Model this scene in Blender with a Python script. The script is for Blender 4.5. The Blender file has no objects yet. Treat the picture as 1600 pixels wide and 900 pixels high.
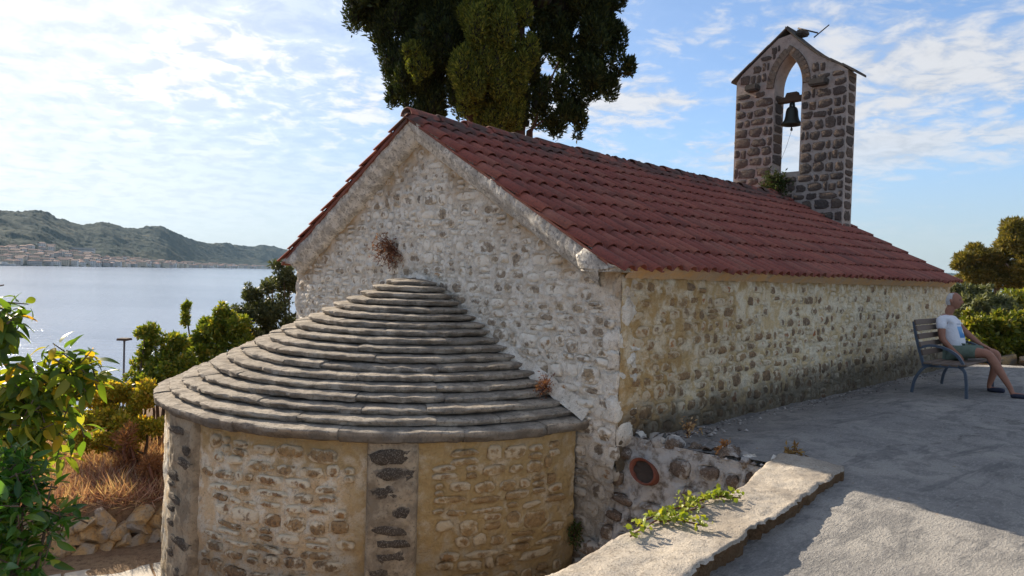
import bpy, bmesh, math, random
import numpy as np
from mathutils import Vector, Matrix, Euler

# ------------------------------------------------------------------ camera, sky, sun, exposure
SC = bpy.context.scene
COL = SC.collection
EYE = 1.5
F_PX, ROLL, PITCH = 1107.5, 0.0304, 0.0211
def _rp(x, y, z):
    c, s = math.cos(PITCH), math.sin(PITCH)
    return Vector((x, y*c + z*s, -y*s + z*c))
_r = _rp(math.cos(ROLL), 0, math.sin(ROLL)); _u = _rp(-math.sin(ROLL), 0, math.cos(ROLL)); _f = _rp(0, 1, 0)
cam = bpy.data.cameras.new('camera'); camo = bpy.data.objects.new('camera', cam); COL.objects.link(camo)
camo.matrix_world = Matrix(((_r.x, _u.x, -_f.x, 0), (_r.y, _u.y, -_f.y, 0), (_r.z, _u.z, -_f.z, EYE), (0, 0, 0, 1)))
cam.sensor_width = 36; cam.lens = 36*F_PX/1600; cam.clip_start = 0.05; cam.clip_end = 20000
SC.camera = camo

SUN_BEARING = math.radians(-45.7)      # clockwise from +Y (into the picture), so to the left
SUN_ELEV = math.radians(27.5)
sun_dir = Vector((math.sin(SUN_BEARING)*math.cos(SUN_ELEV), math.cos(SUN_BEARING)*math.cos(SUN_ELEV), math.sin(SUN_ELEV)))
sl = bpy.data.lights.new('sun', 'SUN'); sl.energy = 5.0; sl.angle = math.radians(0.55); sl.color = (1.0, 0.87, 0.70)
so = bpy.data.objects.new('sun', sl); COL.objects.link(so)
so.rotation_euler = sun_dir.to_track_quat('Z', 'Y').to_euler()

SC.view_settings.view_transform = 'Standard'; SC.view_settings.look = 'None'
SC.view_settings.gamma = 1; SC.view_settings.exposure = 0.92
HAZE_DENSITY = 0.00006
CLOUD_SHIFT = (0.0, 0.0, 0.0)

# ------------------------------------------------------------------ node helper
class NT:
    def __init__(s, tree): s.t = tree; s.L = tree.links
    def n(s, typ, ins=None, **props):
        nd = s.t.nodes.new(typ)
        for k, v in props.items(): setattr(nd, k, v)
        for k, v in (ins or {}).items():
            sock = nd.inputs[k]
            if isinstance(v, bpy.types.NodeSocket): s.L.new(v, sock)
            else: sock.default_value = v
        return nd
    def math(s, op, a, b=0.0, c=0.0, clamp=False):
        nd = s.n('ShaderNodeMath', {0: a, 1: b, 2: c}, operation=op); nd.use_clamp = clamp; return nd.outputs[0]
    def noise(s, vec, scale, detail=4, rough=0.55, dist=0.0):
        ins = {'Scale': scale, 'Detail': detail, 'Roughness': rough, 'Distortion': dist}
        if vec is not None: ins['Vector'] = vec
        return s.n('ShaderNodeTexNoise', ins).outputs[0]
    def ramp(s, fac, stops, interp='LINEAR'):
        nd = s.n('ShaderNodeValToRGB', {0: fac}); cr = nd.color_ramp; cr.interpolation = interp
        while len(cr.elements) < len(stops): cr.elements.new(0.5)
        for e, (p, c) in zip(cr.elements, stops):
            e.position = p; e.color = (c[0], c[1], c[2], 1) if isinstance(c, (tuple, list)) else (c, c, c, 1)
        return nd.outputs[0]
    def mix(s, fac, a, b, blend='MIX'):
        nd = s.n('ShaderNodeMix', data_type='RGBA', blend_type=blend)
        for i, v in ((0, fac), (6, a), (7, b)):
            if isinstance(v, bpy.types.NodeSocket): s.L.new(v, nd.inputs[i])
            else: nd.inputs[i].default_value = (v[0], v[1], v[2], 1) if isinstance(v, (tuple, list)) else v
        return nd.outputs[2]
    def map(s, v, a, b, c=0.0, d=1.0):
        return s.n('ShaderNodeMapRange', {0: v, 1: a, 2: b, 3: c, 4: d}, interpolation_type='SMOOTHSTEP').outputs[0]
    def sep(s, v): return s.n('ShaderNodeSeparateXYZ', {0: v}).outputs
    def vscale(s, v, k):
        return s.n('ShaderNodeVectorMath', {0: v, 1: k}, operation='MULTIPLY').outputs[0]

def new_mat(name):
    m = bpy.data.materials.new(name); m.use_nodes = True; m.node_tree.nodes.clear()
    g = NT(m.node_tree); g.m = m
    g.pos = g.n('ShaderNodeNewGeometry').outputs['Position']
    return g
def finish(g, color, rough=0.85, bump=None, bstr=0.5, bdist=0.02, translucent=0.0, spec=0.3, metal=0.0, tcol=None):
    p = g.n('ShaderNodeBsdfPrincipled', {'Roughness': rough, 'Metallic': metal, 'Specular IOR Level': spec})
    if isinstance(color, bpy.types.NodeSocket): g.L.new(color, p.inputs['Base Color'])
    else: p.inputs['Base Color'].default_value = (*color, 1)
    if bump is not None:
        b = g.n('ShaderNodeBump', {'Height': bump, 'Strength': bstr, 'Distance': bdist})
        g.L.new(b.outputs[0], p.inputs['Normal'])
    out = p.outputs[0]
    if translucent:
        t = g.n('ShaderNodeBsdfTranslucent'); 
        tc = tcol if tcol is not None else color
        if isinstance(tc, bpy.types.NodeSocket): g.L.new(tc, t.inputs[0])
        else: t.inputs[0].default_value = (*tc, 1)
        out = g.n('ShaderNodeMixShader', {0: translucent, 1: out, 2: t.outputs[0]}).outputs[0]
    o = g.n('ShaderNodeOutputMaterial'); g.L.new(out, o.inputs[0]); return g.m

def simple_mat(name, col, rough=.85, var=.12, scale=3., **k):
    g = new_mat(name); n2 = g.noise(g.pos, scale, 4, .6); d = tuple(max(0, c*(1-var*2)) for c in col); e = tuple(min(1, c*(1+var)) for c in col)
    return finish(g, g.mix(g.map(n2, .3, .7), d, e), rough, n2, .3, .01, **k)

# ------------------------------------------------------------------ world: Nishita sky with broken cloud
W_ = bpy.data.worlds.new('World'); SC.world = W_; W_.use_nodes = True
wt = W_.node_tree; wt.nodes.clear(); g = NT(wt)
sky = g.n('ShaderNodeTexSky', sky_type='NISHITA'); sky.sun_disc = False
sky.sun_elevation = SUN_ELEV; sky.sun_rotation = SUN_BEARING
sky.altitude = 600; sky.air_density = 0.85; sky.dust_density = 0.1; sky.ozone_density = 2.2
dirv = g.n('ShaderNodeTexCoord').outputs['Generated']
dx, dy, dz = g.sep(dirv)
den = g.math('ADD', g.math('MAXIMUM', dz, 0.0), 0.16)
cv = g.n('ShaderNodeCombineXYZ', {0: g.math('DIVIDE', dx, den), 1: g.math('DIVIDE', dy, den), 2: 0.0}).outputs[0]
cv2 = g.n('ShaderNodeVectorMath', {0: cv, 1: CLOUD_SHIFT}, operation='ADD').outputs[0]
big = g.noise(cv2, 1.15, 5, 0.55, 0.25)
fine = g.noise(cv2, 8.5, 6, 0.62, 0.35)
cov = g.math('ADD', g.math('MULTIPLY', big, 0.67), g.math('MULTIPLY', fine, 0.40))
cl = g.map(cov, 0.475, 0.625)
cl = g.math('MULTIPLY', cl, g.map(dz, 0.02, 0.22))
glow = g.n('ShaderNodeVectorMath', {0: dirv, 1: tuple(sun_dir)}, operation='DOT_PRODUCT').outputs['Value']
glow = g.math('POWER', g.math('MAXIMUM', glow, 0.0), 4.5)
cl = g.math('MAXIMUM', cl, g.math('MULTIPLY', g.math('MULTIPLY', glow, g.map(dz, -.01, .10)), g.map(cov, .30, .56, .68, 1.0)))      # thin bright veil towards the sun
# cloud is white water vapour lit by the sun: brighter towards the sun (Henyey-like forward scatter)
sd = g.n('ShaderNodeVectorMath', {0: dirv, 1: tuple(sun_dir)}, operation='DOT_PRODUCT').outputs['Value']
lobe = g.math('POWER', g.math('MAXIMUM', sd, 0.0), 5.0)
cb = g.math('MULTIPLY', g.math('ADD', 3.5, g.math('MULTIPLY', lobe, 2.8)), g.map(fine, .36, .60, .86, 1.07))
cc = g.n('ShaderNodeVectorMath', {0: (1.0, 0.99, 0.985), 3: cb}, operation='SCALE').outputs[0]
sr, sg_, sb = g.sep(sky.outputs[0])
mx = g.math('MAXIMUM', g.math('MAXIMUM', sr, sg_), sb)
soft = g.math('POWER', g.math('ADD', 1.0, g.math('POWER', g.math('DIVIDE', mx, 5.4), 4.0)), -0.25)      # tone curve holds down the sky's glare round the sun
skyc = g.n('ShaderNodeVectorMath', {0: sky.outputs[0], 3: soft}, operation='SCALE').outputs[0]
wide = g.math('POWER', g.math('MAXIMUM', g.math('ADD', g.math('MULTIPLY', sd, .5), .5), 0.0), 6.0)
hzc = g.n('ShaderNodeVectorMath', {0: (.82, .94, 1.06), 3: g.math('ADD', 2.1, g.math('MULTIPLY', wide, 2.9))}, operation='SCALE').outputs[0]      # pale sea haze low down
skyc = g.mix(g.math('MULTIPLY', g.map(dz, .20, -.02), .85), skyc, hzc)
col = g.mix(g.math('MULTIPLY', cl, 0.85), skyc, cc)
bg = g.n('ShaderNodeBackground', {0: col, 1: 0.118})
wo = g.n('ShaderNodeOutputWorld'); g.L.new(bg.outputs[0], wo.inputs[0])

# ------------------------------------------------------------------ geometry helpers
C0 = (1.0246, 6.6497); TH = math.pi/2 - 0.8071
UX, UY = math.cos(TH), math.sin(TH)
def Wp(s, t, z): return Vector((C0[0] + s*UX - t*UY, C0[1] + s*UY + t*UX, z))     # church axes -> world
CH = Matrix.Translation((C0[0], C0[1], 0)) @ Matrix.Rotation(TH, 4, 'Z')
def at(px, py, dist):            # the place seen at a spot of the photograph, at a depth in metres
    c, s = math.cos(ROLL), math.sin(ROLL); X, Y = px-800., py-450.
    ux, uy = c*X + s*Y, -s*X + c*Y
    v = _rp(ux/F_PX, 1, -uy/F_PX)
    return Vector((0, 0, EYE)) + v*(dist/v.y)

def tag(o, label=None, cat=None, group=None, kind=None):
    for k, v in (('label', label), ('category', cat), ('group', group), ('kind', kind)):
        if v: o[k] = v
    return o
def empty(name, loc=(0, 0, 0), rz=0.0, **k):
    o = bpy.data.objects.new(name, None); o.empty_display_size = 0.2; COL.objects.link(o)
    o.location = loc; o.rotation_euler = (0, 0, rz); return tag(o, **k)
def link(name, me, parent=None, mw=None, **k):
    o = bpy.data.objects.new(name, me); COL.objects.link(o)
    if parent is not None: o.parent = parent
    if mw is not None: o.matrix_local = mw
    return tag(o, **k)
def mesh_py(name, verts, faces, mat, smooth=True):
    me = bpy.data.meshes.new(name); me.from_pydata([tuple(v) for v in verts], [], faces); me.update()
    if mat is not None:
        for m in (mat if isinstance(mat, list) else [mat]): me.materials.append(m)
    if smooth: me.polygons.foreach_set('use_smooth', [True]*len(me.polygons))
    return me
def mesh_np(name, V, Fq, mat, smooth=True):
    """V (n,3), Fq (m,k) all faces with k corners"""
    me = bpy.data.meshes.new(name); n, (m, k) = len(V), Fq.shape
    me.vertices.add(n); me.vertices.foreach_set('co', np.ascontiguousarray(V, np.float32).ravel())
    me.loops.add(m*k); me.loops.foreach_set('vertex_index', np.ascontiguousarray(Fq, np.int32).ravel())
    me.polygons.add(m); me.polygons.foreach_set('loop_start', np.arange(0, m*k, k, dtype=np.int32))
    if smooth: me.polygons.foreach_set('use_smooth', np.ones(m, bool))
    me.update(calc_edges=True)
    if mat is not None: me.materials.append(mat)
    return me
def bm_mesh(name, bm, mat, smooth=False):
    me = bpy.data.meshes.new(name); bm.normal_update(); bm.to_mesh(me); bm.free()
    if mat is not None:
        for m in (mat if isinstance(mat, list) else [mat]): me.materials.append(m)
    if smooth: me.polygons.foreach_set('use_smooth', [True]*len(me.polygons))
    return me
def grid_faces(nu, nv, mask=None):
    i, j = np.meshgrid(np.arange(nu-1), np.arange(nv-1), indexing='ij')
    a = (i*nv + j).ravel(); F = np.stack([a, a+nv, a+nv+1, a+1], 1)
    return F if mask is None else F[mask.ravel()]

def _h(ix, iy, iz, seed):
    n = (ix*374761393 + iy*668265263 + iz*2147483647 + seed*1274126177).astype(np.int64)
    n = (n ^ (n >> 13))*1274126177; n = (n ^ (n >> 16)) & 0xffffff
    return n/float(0xffffff)
def vnoise(P, seed=0):
    P = np.asarray(P, float); I = np.floor(P).astype(np.int64); f = P - I; f = f*f*(3-2*f)
    r = 0
    for dx in (0, 1):
        for dy in (0, 1):
            for dz in (0, 1):
                w = (f[..., 0] if dx else 1-f[..., 0])*(f[..., 1] if dy else 1-f[..., 1])*(f[..., 2] if dz else 1-f[..., 2])
                r = r + w*_h(I[..., 0]+dx, I[..., 1]+dy, I[..., 2]+dz, seed)
    return r*2-1
def fbm(P, scale=1.0, octaves=4, gain=0.5, seed=0):
    P = np.asarray(P, float)*scale; a, r = 1.0, 0
    for o in range(octaves): r = r + a*vnoise(P*(2.03**o) + 17.3*o, seed+o); a *= gain
    return r

def add_box(bm, c, size, R=None, taper=1.0):
    vs = []
    for z in (-.5, .5):
        k = taper if z > 0 else 1.0
        for x, y in ((-.5, -.5), (.5, -.5), (.5, .5), (-.5, .5)):
            p = Vector((x*size[0]*k, y*size[1]*k, z*size[2]))
            if R is not None: p = R @ p
            vs.append(bm.verts.new(p + Vector(c)))
    for f in ((3, 2, 1, 0), (4, 5, 6, 7), (0, 1, 5, 4), (1, 2, 6, 5), (2, 3, 7, 6), (3, 0, 4, 7)):
        bm.faces.new([vs[i] for i in f])
def tube_data(path, rads, n=8, caps=True):
    V, Fc = [], []; path = [Vector(p) for p in path]; up = Vector((0.13, 0.2, 1)).normalized(); prev = None
    for i, p in enumerate(path):
        d = (path[min(i+1, len(path)-1)] - path[max(i-1, 0)]).normalized()
        if prev is None:
            a = d.cross(up); a = a if a.length > 1e-3 else d.cross(Vector((1, 0, 0)))
            a.normalize()
        else: a = (prev - d*prev.dot(d)).normalized()
        prev = a; b = d.cross(a)
        for k in range(n):
            an = 2*math.pi*k/n; V.append(p + (a*math.cos(an) + b*math.sin(an))*rads[i])
    for i in range(len(path)-1):
        for k in range(n):
            k2 = (k+1) % n; Fc.append((i*n+k, i*n+k2, (i+1)*n+k2, (i+1)*n+k))
    if caps: Fc.append(tuple(range(n-1, -1, -1))); Fc.append(tuple((len(path)-1)*n + k for k in range(n)))
    return V, Fc
def tubes_mesh(name, tubes, mat, n=7):
    V, Fc = [], []
    for path, rads in tubes:
        v, f = tube_data(path, rads, n); o = len(V); V += v; Fc += [tuple(i+o for i in q) for q in f]
    return mesh_py(name, V, Fc, mat)
def lathe(name, prof, mat, n=20):
    V, Fc = [], []
    for r, z in prof:
        for k in range(n): a = 2*math.pi*k/n; V.append((r*math.cos(a), r*math.sin(a), z))
    for i in range(len(prof)-1):
        for k in range(n): k2 = (k+1) % n; Fc.append((i*n+k, i*n+k2, (i+1)*n+k2, (i+1)*n+k))
    return mesh_py(name, V, Fc, mat)

# irregular lump used for a rubble stone: unit size, back at y=0, face towards -Y
def stone_mesh(name, mat, rng, n=11, boxy=0.55, dome=0.22):
    ang = [2*math.pi*(k + rng.uniform(-.3, .3))/n for k in range(n)]
    out = []
    for a in ang:
        c, s = math.cos(a), math.sin(a); q = 0.5/(abs(c)**(2/(1-boxy)) + abs(s)**(2/(1-boxy)))**((1-boxy)/2)
        q *= rng.uniform(.86, 1.06); out.append((q*c*rng.uniform(.92, 1.06), q*s*rng.uniform(.90, 1.06)))
    V = []; rings = ((1.06, 0.35), (1.0, -0.45), (0.90, -0.84), (0.55, -0.98 - dome*0.3))
    for sc, y in rings:
        for x, z in out: V.append((x*sc*rng.uniform(.97, 1.03), y + rng.uniform(-.16, .16)*(sc < 1), z*sc*rng.uniform(.97, 1.03)))
    V.append((rng.uniform(-.05, .05), -1.0-dome, rng.uniform(-.05, .05)))
    Fc = []
    for i in range(3):
        for k in range(n): k2 = (k+1) % n; Fc.append((i*n+k, i*n+k2, (i+1)*n+k2, (i+1)*n+k))
    for k in range(n): Fc.append((3*n+k, 3*n+(k+1) % n, 4*n))
    return mesh_py(name, V, Fc, mat)
def rubble_layout(rng, a0, a1, z0, z1, hmin, hmax, wmin, wmax, inside, gap=0.02):
    """irregular courses of stones; returns centre a, centre z, width, height, tilt"""
    out = []; z = z0
    while z < z1:
        h = rng.uniform(hmin, hmax); a = a0 + rng.uniform(-.1, .05)
        while a < a1:
            w = rng.uniform(wmin, wmax)*(0.7 + 0.6*rng.random())
            hh = h*rng.uniform(.72, 1.08); zz = z + h/2 + rng.uniform(-.15, .15)*h
            if rng.random() < .16 and h > hmin*1.2:                # two small ones on top of each other
                for q in (-.25, .25):
                    c = (a + w/2, zz + q*h, w*.85 - gap, h*.48 - gap*.5, rng.uniform(-.12, .12))
                    if inside(c): out.append(c)
            else:
                c = (a + w/2, zz, w - gap, hh - gap, rng.uniform(-.10, .10))
                if inside(c): out.append(c)
            a += w*rng.uniform(.98, 1.12)
        z += h*rng.uniform(.93, 1.03)
    return out
def stone_relief(A, Z, stones, depth, rim):
    """mortar height over a grid: sunk under each stone, lipped around it"""
    H = np.zeros_like(A)
    for a, z, w, h, r in stones:
        m = (np.abs(A-a) < w*.9) & (np.abs(Z-z) < h*.9)
        if not m.any(): continue
        c, s = math.cos(r), math.sin(r); x = (A[m]-a)*c + (Z[m]-z)*s; y = -(A[m]-a)*s + (Z[m]-z)*c
        d = ((np.abs(x)/(w*.5))**3 + (np.abs(y)/(h*.5))**3)**(1/3)
        H[m] += -depth*np.clip((1.0-d)/.3, 0, 1) + rim*np.exp(-((d-1.12)/.16)**2)
    return H
# ------------------------------------------------------------------ the church: frame of axes and materials
church = empty('church', Wp(0, 0, 0), TH, label='small old rubble stone church with red tiled roof and round apse', cat='church')
def church_axes(g):
    tc = g.n('ShaderNodeTexCoord'); tc.object = church
    return tc.outputs['Object']

def plaster_mat(name, base, dirt, ochre=None, ochre_mask=None, damp=None, bscale=34, bstr=0.7, speck=0.5, ocol=(.50, .30, .10)):
    g = new_mat(name); L = church_axes(g); s, t, z = g.sep(L)
    n1 = g.noise(L, 5.5, 5, .62, .3); n2 = g.noise(L, 26, 5, .65); n3 = g.noise(L, 90, 3, .6); nb = g.noise(L, 1.3, 4, .6)
    n4 = g.noise(L, 13, 5, .7, .6)
    c = g.mix(g.map(n1, .40, .60), base, dirt)
    c = g.mix(g.math('MULTIPLY', g.map(n4, .53, .64), speck*.55), c, (dirt[0]*.68, dirt[1]*.60, dirt[2]*.52))
    c = g.mix(g.math('MULTIPLY', g.map(n2, .57, .66), speck*.8), c, (.20, .165, .13))
    c = g.mix(g.math('MULTIPLY', g.map(n3, .52, .64), .35), c, (.26, .22, .17))
    if ochre_mask is not None:
        c = g.mix(ochre_mask(g, s, t, z, n1, nb), c, g.mix(n2, ocol, (ocol[0]*.62, ocol[1]*.58, ocol[2]*.6)))
    if damp is not None:
        c = g.mix(damp(g, s, t, z, n1, nb), c, (.085, .072, .055))
    hb = g.math('ADD', g.math('ADD', g.math('MULTIPLY', n2, .8), g.math('MULTIPLY', n4, .9)), g.math('MULTIPLY', n3, .5))
    return finish(g, c, .93, hb, 1.0, .032, spec=.15)
def stone_mat(name, stops, plaster, smear=(.50, .62), ochre_mask=None, damp=None, bstr=.8, ocol=(.50, .30, .10), rim=.10):
    g = new_mat(name); L = church_axes(g); s, t, z = g.sep(L)
    rnd = g.n('ShaderNodeObjectInfo').outputs['Random']
    n1 = g.noise(L, 8, 5, .62, .3); n2 = g.noise(L, 30, 5, .65); n3 = g.noise(L, 95, 3, .6); nb = g.noise(L, 1.3, 4, .6)
    c = g.ramp(rnd, stops)
    c = g.mix(g.map(n2, .40, .62), c, g.mix(.6, c, (.06, .048, .04)))
    c = g.mix(g.math('MULTIPLY', g.map(n3, .52, .64), .35), c, (.50, .45, .38))
    k = g.math('ADD', g.math('MULTIPLY', n1, .75), g.math('MULTIPLY', g.math('SUBTRACT', rnd, .5), .16))
    k = g.math('ADD', k, g.math('MULTIPLY', n2, .25))
    lx, ly, lz = g.sep(g.n('ShaderNodeTexCoord').outputs['Object'])          # limewash creeps over the rim of each stone
    rr = g.math('SQRT', g.math('ADD', g.math('MULTIPLY', lx, lx), g.math('MULTIPLY', lz, lz)))
    k = g.math('ADD', k, g.math('MULTIPLY', g.map(rr, .22, .52), rim))
    c = g.mix(g.map(k, smear[0], smear[1]), c, plaster)
    if ochre_mask is not None:
        m = g.math('MULTIPLY', ochre_mask(g, s, t, z, n1, nb), .55)
        c = g.mix(m, c, (ocol[0]*.8, ocol[1]*.75, ocol[2]*.7))
    if damp is not None: c = g.mix(g.math('MULTIPLY', damp(g, s, t, z, n1, nb), .9), c, (.06, .05, .038))
    hb = g.math('ADD', g.math('MULTIPLY', n2, 1.0), g.math('MULTIPLY', n3, .5))
    return finish(g, c, .9, hb, 1.0, .03, spec=.15)

W = 6.456; EAVE = 1.60; RIDGE_T = W/2; RIDGE_Z = 3.36; SLOPE = (RIDGE_Z-EAVE)/RIDGE_T
LEN = 10.4
def verge_z(t): return RIDGE_Z - SLOPE*abs(t-RIDGE_T)

# masks (real staining with shapes of its own)
def ochre_gable(g, s, t, z, n1, nb):
    d = g.math('SUBTRACT', g.math('SUBTRACT', RIDGE_Z, g.math('MULTIPLY', g.math('ABSOLUTE', g.math('SUBTRACT', t, RIDGE_T)), SLOPE)), z)
    a = g.map(g.math('ADD', d, g.math('MULTIPLY', n1, .35)), .95, .40)
    return g.math('MULTIPLY', a, g.map(nb, .36, .60, .10, .85))
def damp_gable(g, s, t, z, n1, nb):
    return g.math('MULTIPLY', g.map(g.math('ADD', z, g.math('MULTIPLY', n1, .8)), .55, -.2), .55)
def ochre_side(g, s, t, z, n1, nb):
    a = g.map(g.math('ADD', z, g.math('MULTIPLY', n1, .45)), 1.55, 1.80)
    b = g.map(g.math('ADD', s, g.math('MULTIPLY', nb, 6.0)), 7.0, 2.6)
    return g.math('MAXIMUM', g.math('MULTIPLY', a, .9), g.math('MULTIPLY', b, g.map(n1, .35, .6, .25, .85)))
def damp_side(g, s, t, z, n1, nb):
    k = g.math('ADD', g.math('SUBTRACT', z, g.math('MULTIPLY', s, .025)), g.math('MULTIPLY', g.math('ADD', n1, nb), .45))
    return g.math('MULTIPLY', g.map(k, .82, .42), .85)
def ochre_apse(g, s, t, z, n1, nb):
    right = g.map(g.math('ADD', t, g.math('MULTIPLY', nb, .5)), 1.75, 1.35)
    left = g.math('MULTIPLY', g.map(g.math('ADD', t, g.math('MULTIPLY', n1, .25)), 5.55, 5.70), g.map(nb, .3, .55, .4, 1))
    top = g.map(g.math('ADD', z, g.math('MULTIPLY', g.math('ADD', n1, nb), .45)), .13, .38)
    k = g.math('MAXIMUM', g.math('MULTIPLY', right, g.map(n1, .30, .55, .55, .92)), g.math('MAXIMUM', left, g.math('MULTIPLY', top, .85)))
    return k
def damp_apse(g, s, t, z, n1, nb):
    return g.math('MULTIPLY', g.map(g.math('ADD', z, g.math('MULTIPLY', n1, .9)), -.2, -1.1), .6)

GREY_STONES = [(0, (.36, .29, .215)), (.2, (.50, .40, .28)), (.42, (.28, .225, .175)), (.6, (.53, .41, .265)), (.78, (.42, .29, .165)), (.93, (.55, .28, .09)), (1, (.33, .275, .22))]
SIDE_STONES = [(0, (.38, .235, .12)), (.25, (.31, .21, .125)), (.45, (.46, .30, .15)), (.62, (.27, .195, .13)), (.8, (.48, .255, .10)), (.93, (.52, .19, .065)), (1, (.34, .24, .145))]
APSE_STONES = [(0, (.42, .265, .135)), (.3, (.50, .335, .17)), (.55, (.34, .235, .135)), (.75, (.44, .23, .09)), (1, (.29, .21, .14))]
WHITE = (.90, .84, .735)
mGab = plaster_mat('gable limewash', WHITE, (.74, .67, .56), None, ochre_gable, damp_gable, speck=.6)
mGabS = stone_mat('gable stone', GREY_STONES, (.87, .805, .69), (.44, .55), ochre_gable, damp_gable)
mSide = plaster_mat('side limewash', (.90, .79, .585), (.76, .58, .32), None, ochre_side, damp_side)
mSideS = stone_mat('side stone', SIDE_STONES, (.80, .69, .50), (.495, .60), ochre_side, damp_side)
mApse = plaster_mat('apse limewash', (.88, .82, .69), (.72, .56, .36), None, ochre_apse, damp_apse, ocol=(.52, .375, .165))
mApseS = stone_mat('apse stone', APSE_STONES, (.82, .73, .56), (.49, .60), ochre_apse, damp_apse, ocol=(.46, .315, .13))

# ------------------------------------------------------------------ gable wall facing the camera side
rng = random.Random(7)
def in_gable(c):
    a, z, w, h, r = c
    return a-w/2 > .02 and a+w/2 < W-.02 and z+h/2 < verge_z(a-w/2)-.2 and z+h/2 < verge_z(a+w/2)-.2 and not (abs(a-RIDGE_T) < 2.75 and z < .02) \
        and not z + h*.2 < 1.28 - abs(a-RIDGE_T)/2.9*1.25
gst = rubble_layout(rng, 0, W, -.9, RIDGE_Z, .10, .19, .13, .30, in_gable, .03)
low = rubble_layout(rng, 0, .62, -2.1, -.05, .13, .24, .16, .34, lambda c: c[0]-c[2]/2 > -.02 and c[0]+c[2]/2 < .66, .035)
gst = [c for c in gst if not (c[0] < .7 and c[1] < -.02)] + low
def wall_sheet(name, nu, nv, amap, zmap, place, stones, mat, amp, depth, rim, seed, parent):
    """amap(u) -> along, zmap(a, v) -> height, place(A, Z, H) -> xyz"""
    U, Vv = np.meshgrid(np.linspace(0, 1, nu), np.linspace(0, 1, nv), indexing='ij')
    A = amap(U); Z = zmap(A, Vv)
    P3 = np.stack([A, Z, np.zeros_like(A)], -1)
    H = fbm(P3, 3.1, 3, .55, seed)*amp + fbm(P3, 13, 3, .55, seed+9)*amp*.55 + stone_relief(A, Z, stones, depth, rim)
    V = place(A, Z, H).reshape(-1, 3)
    return link(name, mesh_np(name, V, grid_faces(nu, nv)[:, ::-1], mat), parent)
gable = wall_sheet('gable_wall', 300, 190, lambda U: U*W, lambda A, v: -2.3 + v*((RIDGE_Z - SLOPE*np.abs(A-RIDGE_T)) + 2.3),
                   lambda A, Z, H: np.stack([-H, A, Z], -1), gst, mGab, .022, .028, .020, 1, church)
svar = [stone_mesh('rubble stone', mGabS, rng, 12, .5, .18) for _ in range(16)]
def put_stone(name, me, parent, pos, rz, c, thick, proud, lean=0):
    a, z, w, h, r = c
    M = Matrix.Translation(pos) @ Matrix.Rotation(rz, 4, 'Z') @ Matrix.Rotation(lean, 4, 'X') @ Matrix.Rotation(-r, 4, 'Y') @ Matrix.Diagonal((w, thick, h, 1))
    return link(name, me, parent, M)
# the stones that show largest are kept one by one
def cap_list(lst, n, key): return sorted(lst, key=key)[:n]
gst_one = cap_list(gst, 300, lambda c: -(c[2]*c[3])/(6.65+.72*c[0])**2)
def join_stones(name, lst, mk, parent, mat):
    V, Fc = [], []
    for c in lst:
        M, me = mk(c); o = len(V)
        V += [tuple(M @ v.co) for v in me.vertices]; Fc += [tuple(i+o for i in p.vertices) for p in me.polygons]
    if V: link(name, mesh_py(name, V, Fc, mat), parent, kind='stuff')
def gmat(c):
    a, z, w, h, r = c
    return Matrix.Translation((0.018 + .014*((a*37) % 1), a, z)) @ Matrix.Rotation(-math.pi/2, 4, 'Z') @ Matrix.Rotation(-r, 4, 'Y') @ Matrix.Rotation((a*91 % 1 - .5)*.16, 4, 'X') @ Matrix.Diagonal((w, .034 + (.03 if a < 1.7 and (a*71 + z*13) % 1 < .3 else 0), h, 1))
# on the gable the local x of a stone runs towards -t, so the tilt flips with it
keep = set(map(id, gst_one))
for c in gst_one: link('gable_stone', rng.choice(svar), gable, gmat(c))
join_stones('small_gable_stones', [c for c in gst if id(c) not in keep], lambda c: (gmat(c), rng.choice(svar)), gable, mGabS)

# ------------------------------------------------------------------ long side wall along the terrace
def in_side(c): return c[0]-c[2]/2 > .03 and c[0]+c[2]/2 < LEN-.02 and c[1]+c[3]/2 < EAVE-.14 and c[1] > -.1
sst = rubble_layout(rng, 0, LEN, -.1, EAVE, .11, .20, .12, .26, in_side, .022)
sst = [c for c in sst if rng.random() < (.62 if c[1] > 1.1 else .86)]
side = wall_sheet('side_wall', 400, 74, lambda U: U*LEN, lambda A, v: -.35 + v*(EAVE+.35), lambda A, Z, H: np.stack([A, H*-1, Z], -1)*np.array([1, 1, 1]),
                  sst, mSide, .016, .028, .018, 31, church)
side.data.flip_normals()
svar2 = []
for m in svar[:12]:
    k = m.copy(); k.materials.clear(); k.materials.append(mSideS); svar2.append(k)
sst_one = cap_list(sst, 300, lambda c: -(c[2]*c[3])/(6.65+.7*c[0])**3); keep = set(map(id, sst_one))
def smat(c):
    a, z, w, h, r = c
    return Matrix.Translation((a, .016 + .012*((a*53) % 1), z)) @ Matrix.Rotation(-r, 4, 'Y') @ Matrix.Diagonal((w, .034, h, 1))
for c in sst_one: link('wall_stone', rng.choice(svar2), side, smat(c))
join_stones('small_wall_stones', [c for c in sst if id(c) not in keep], lambda c: (smat(c), rng.choice(svar2)), side, mSideS)
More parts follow.
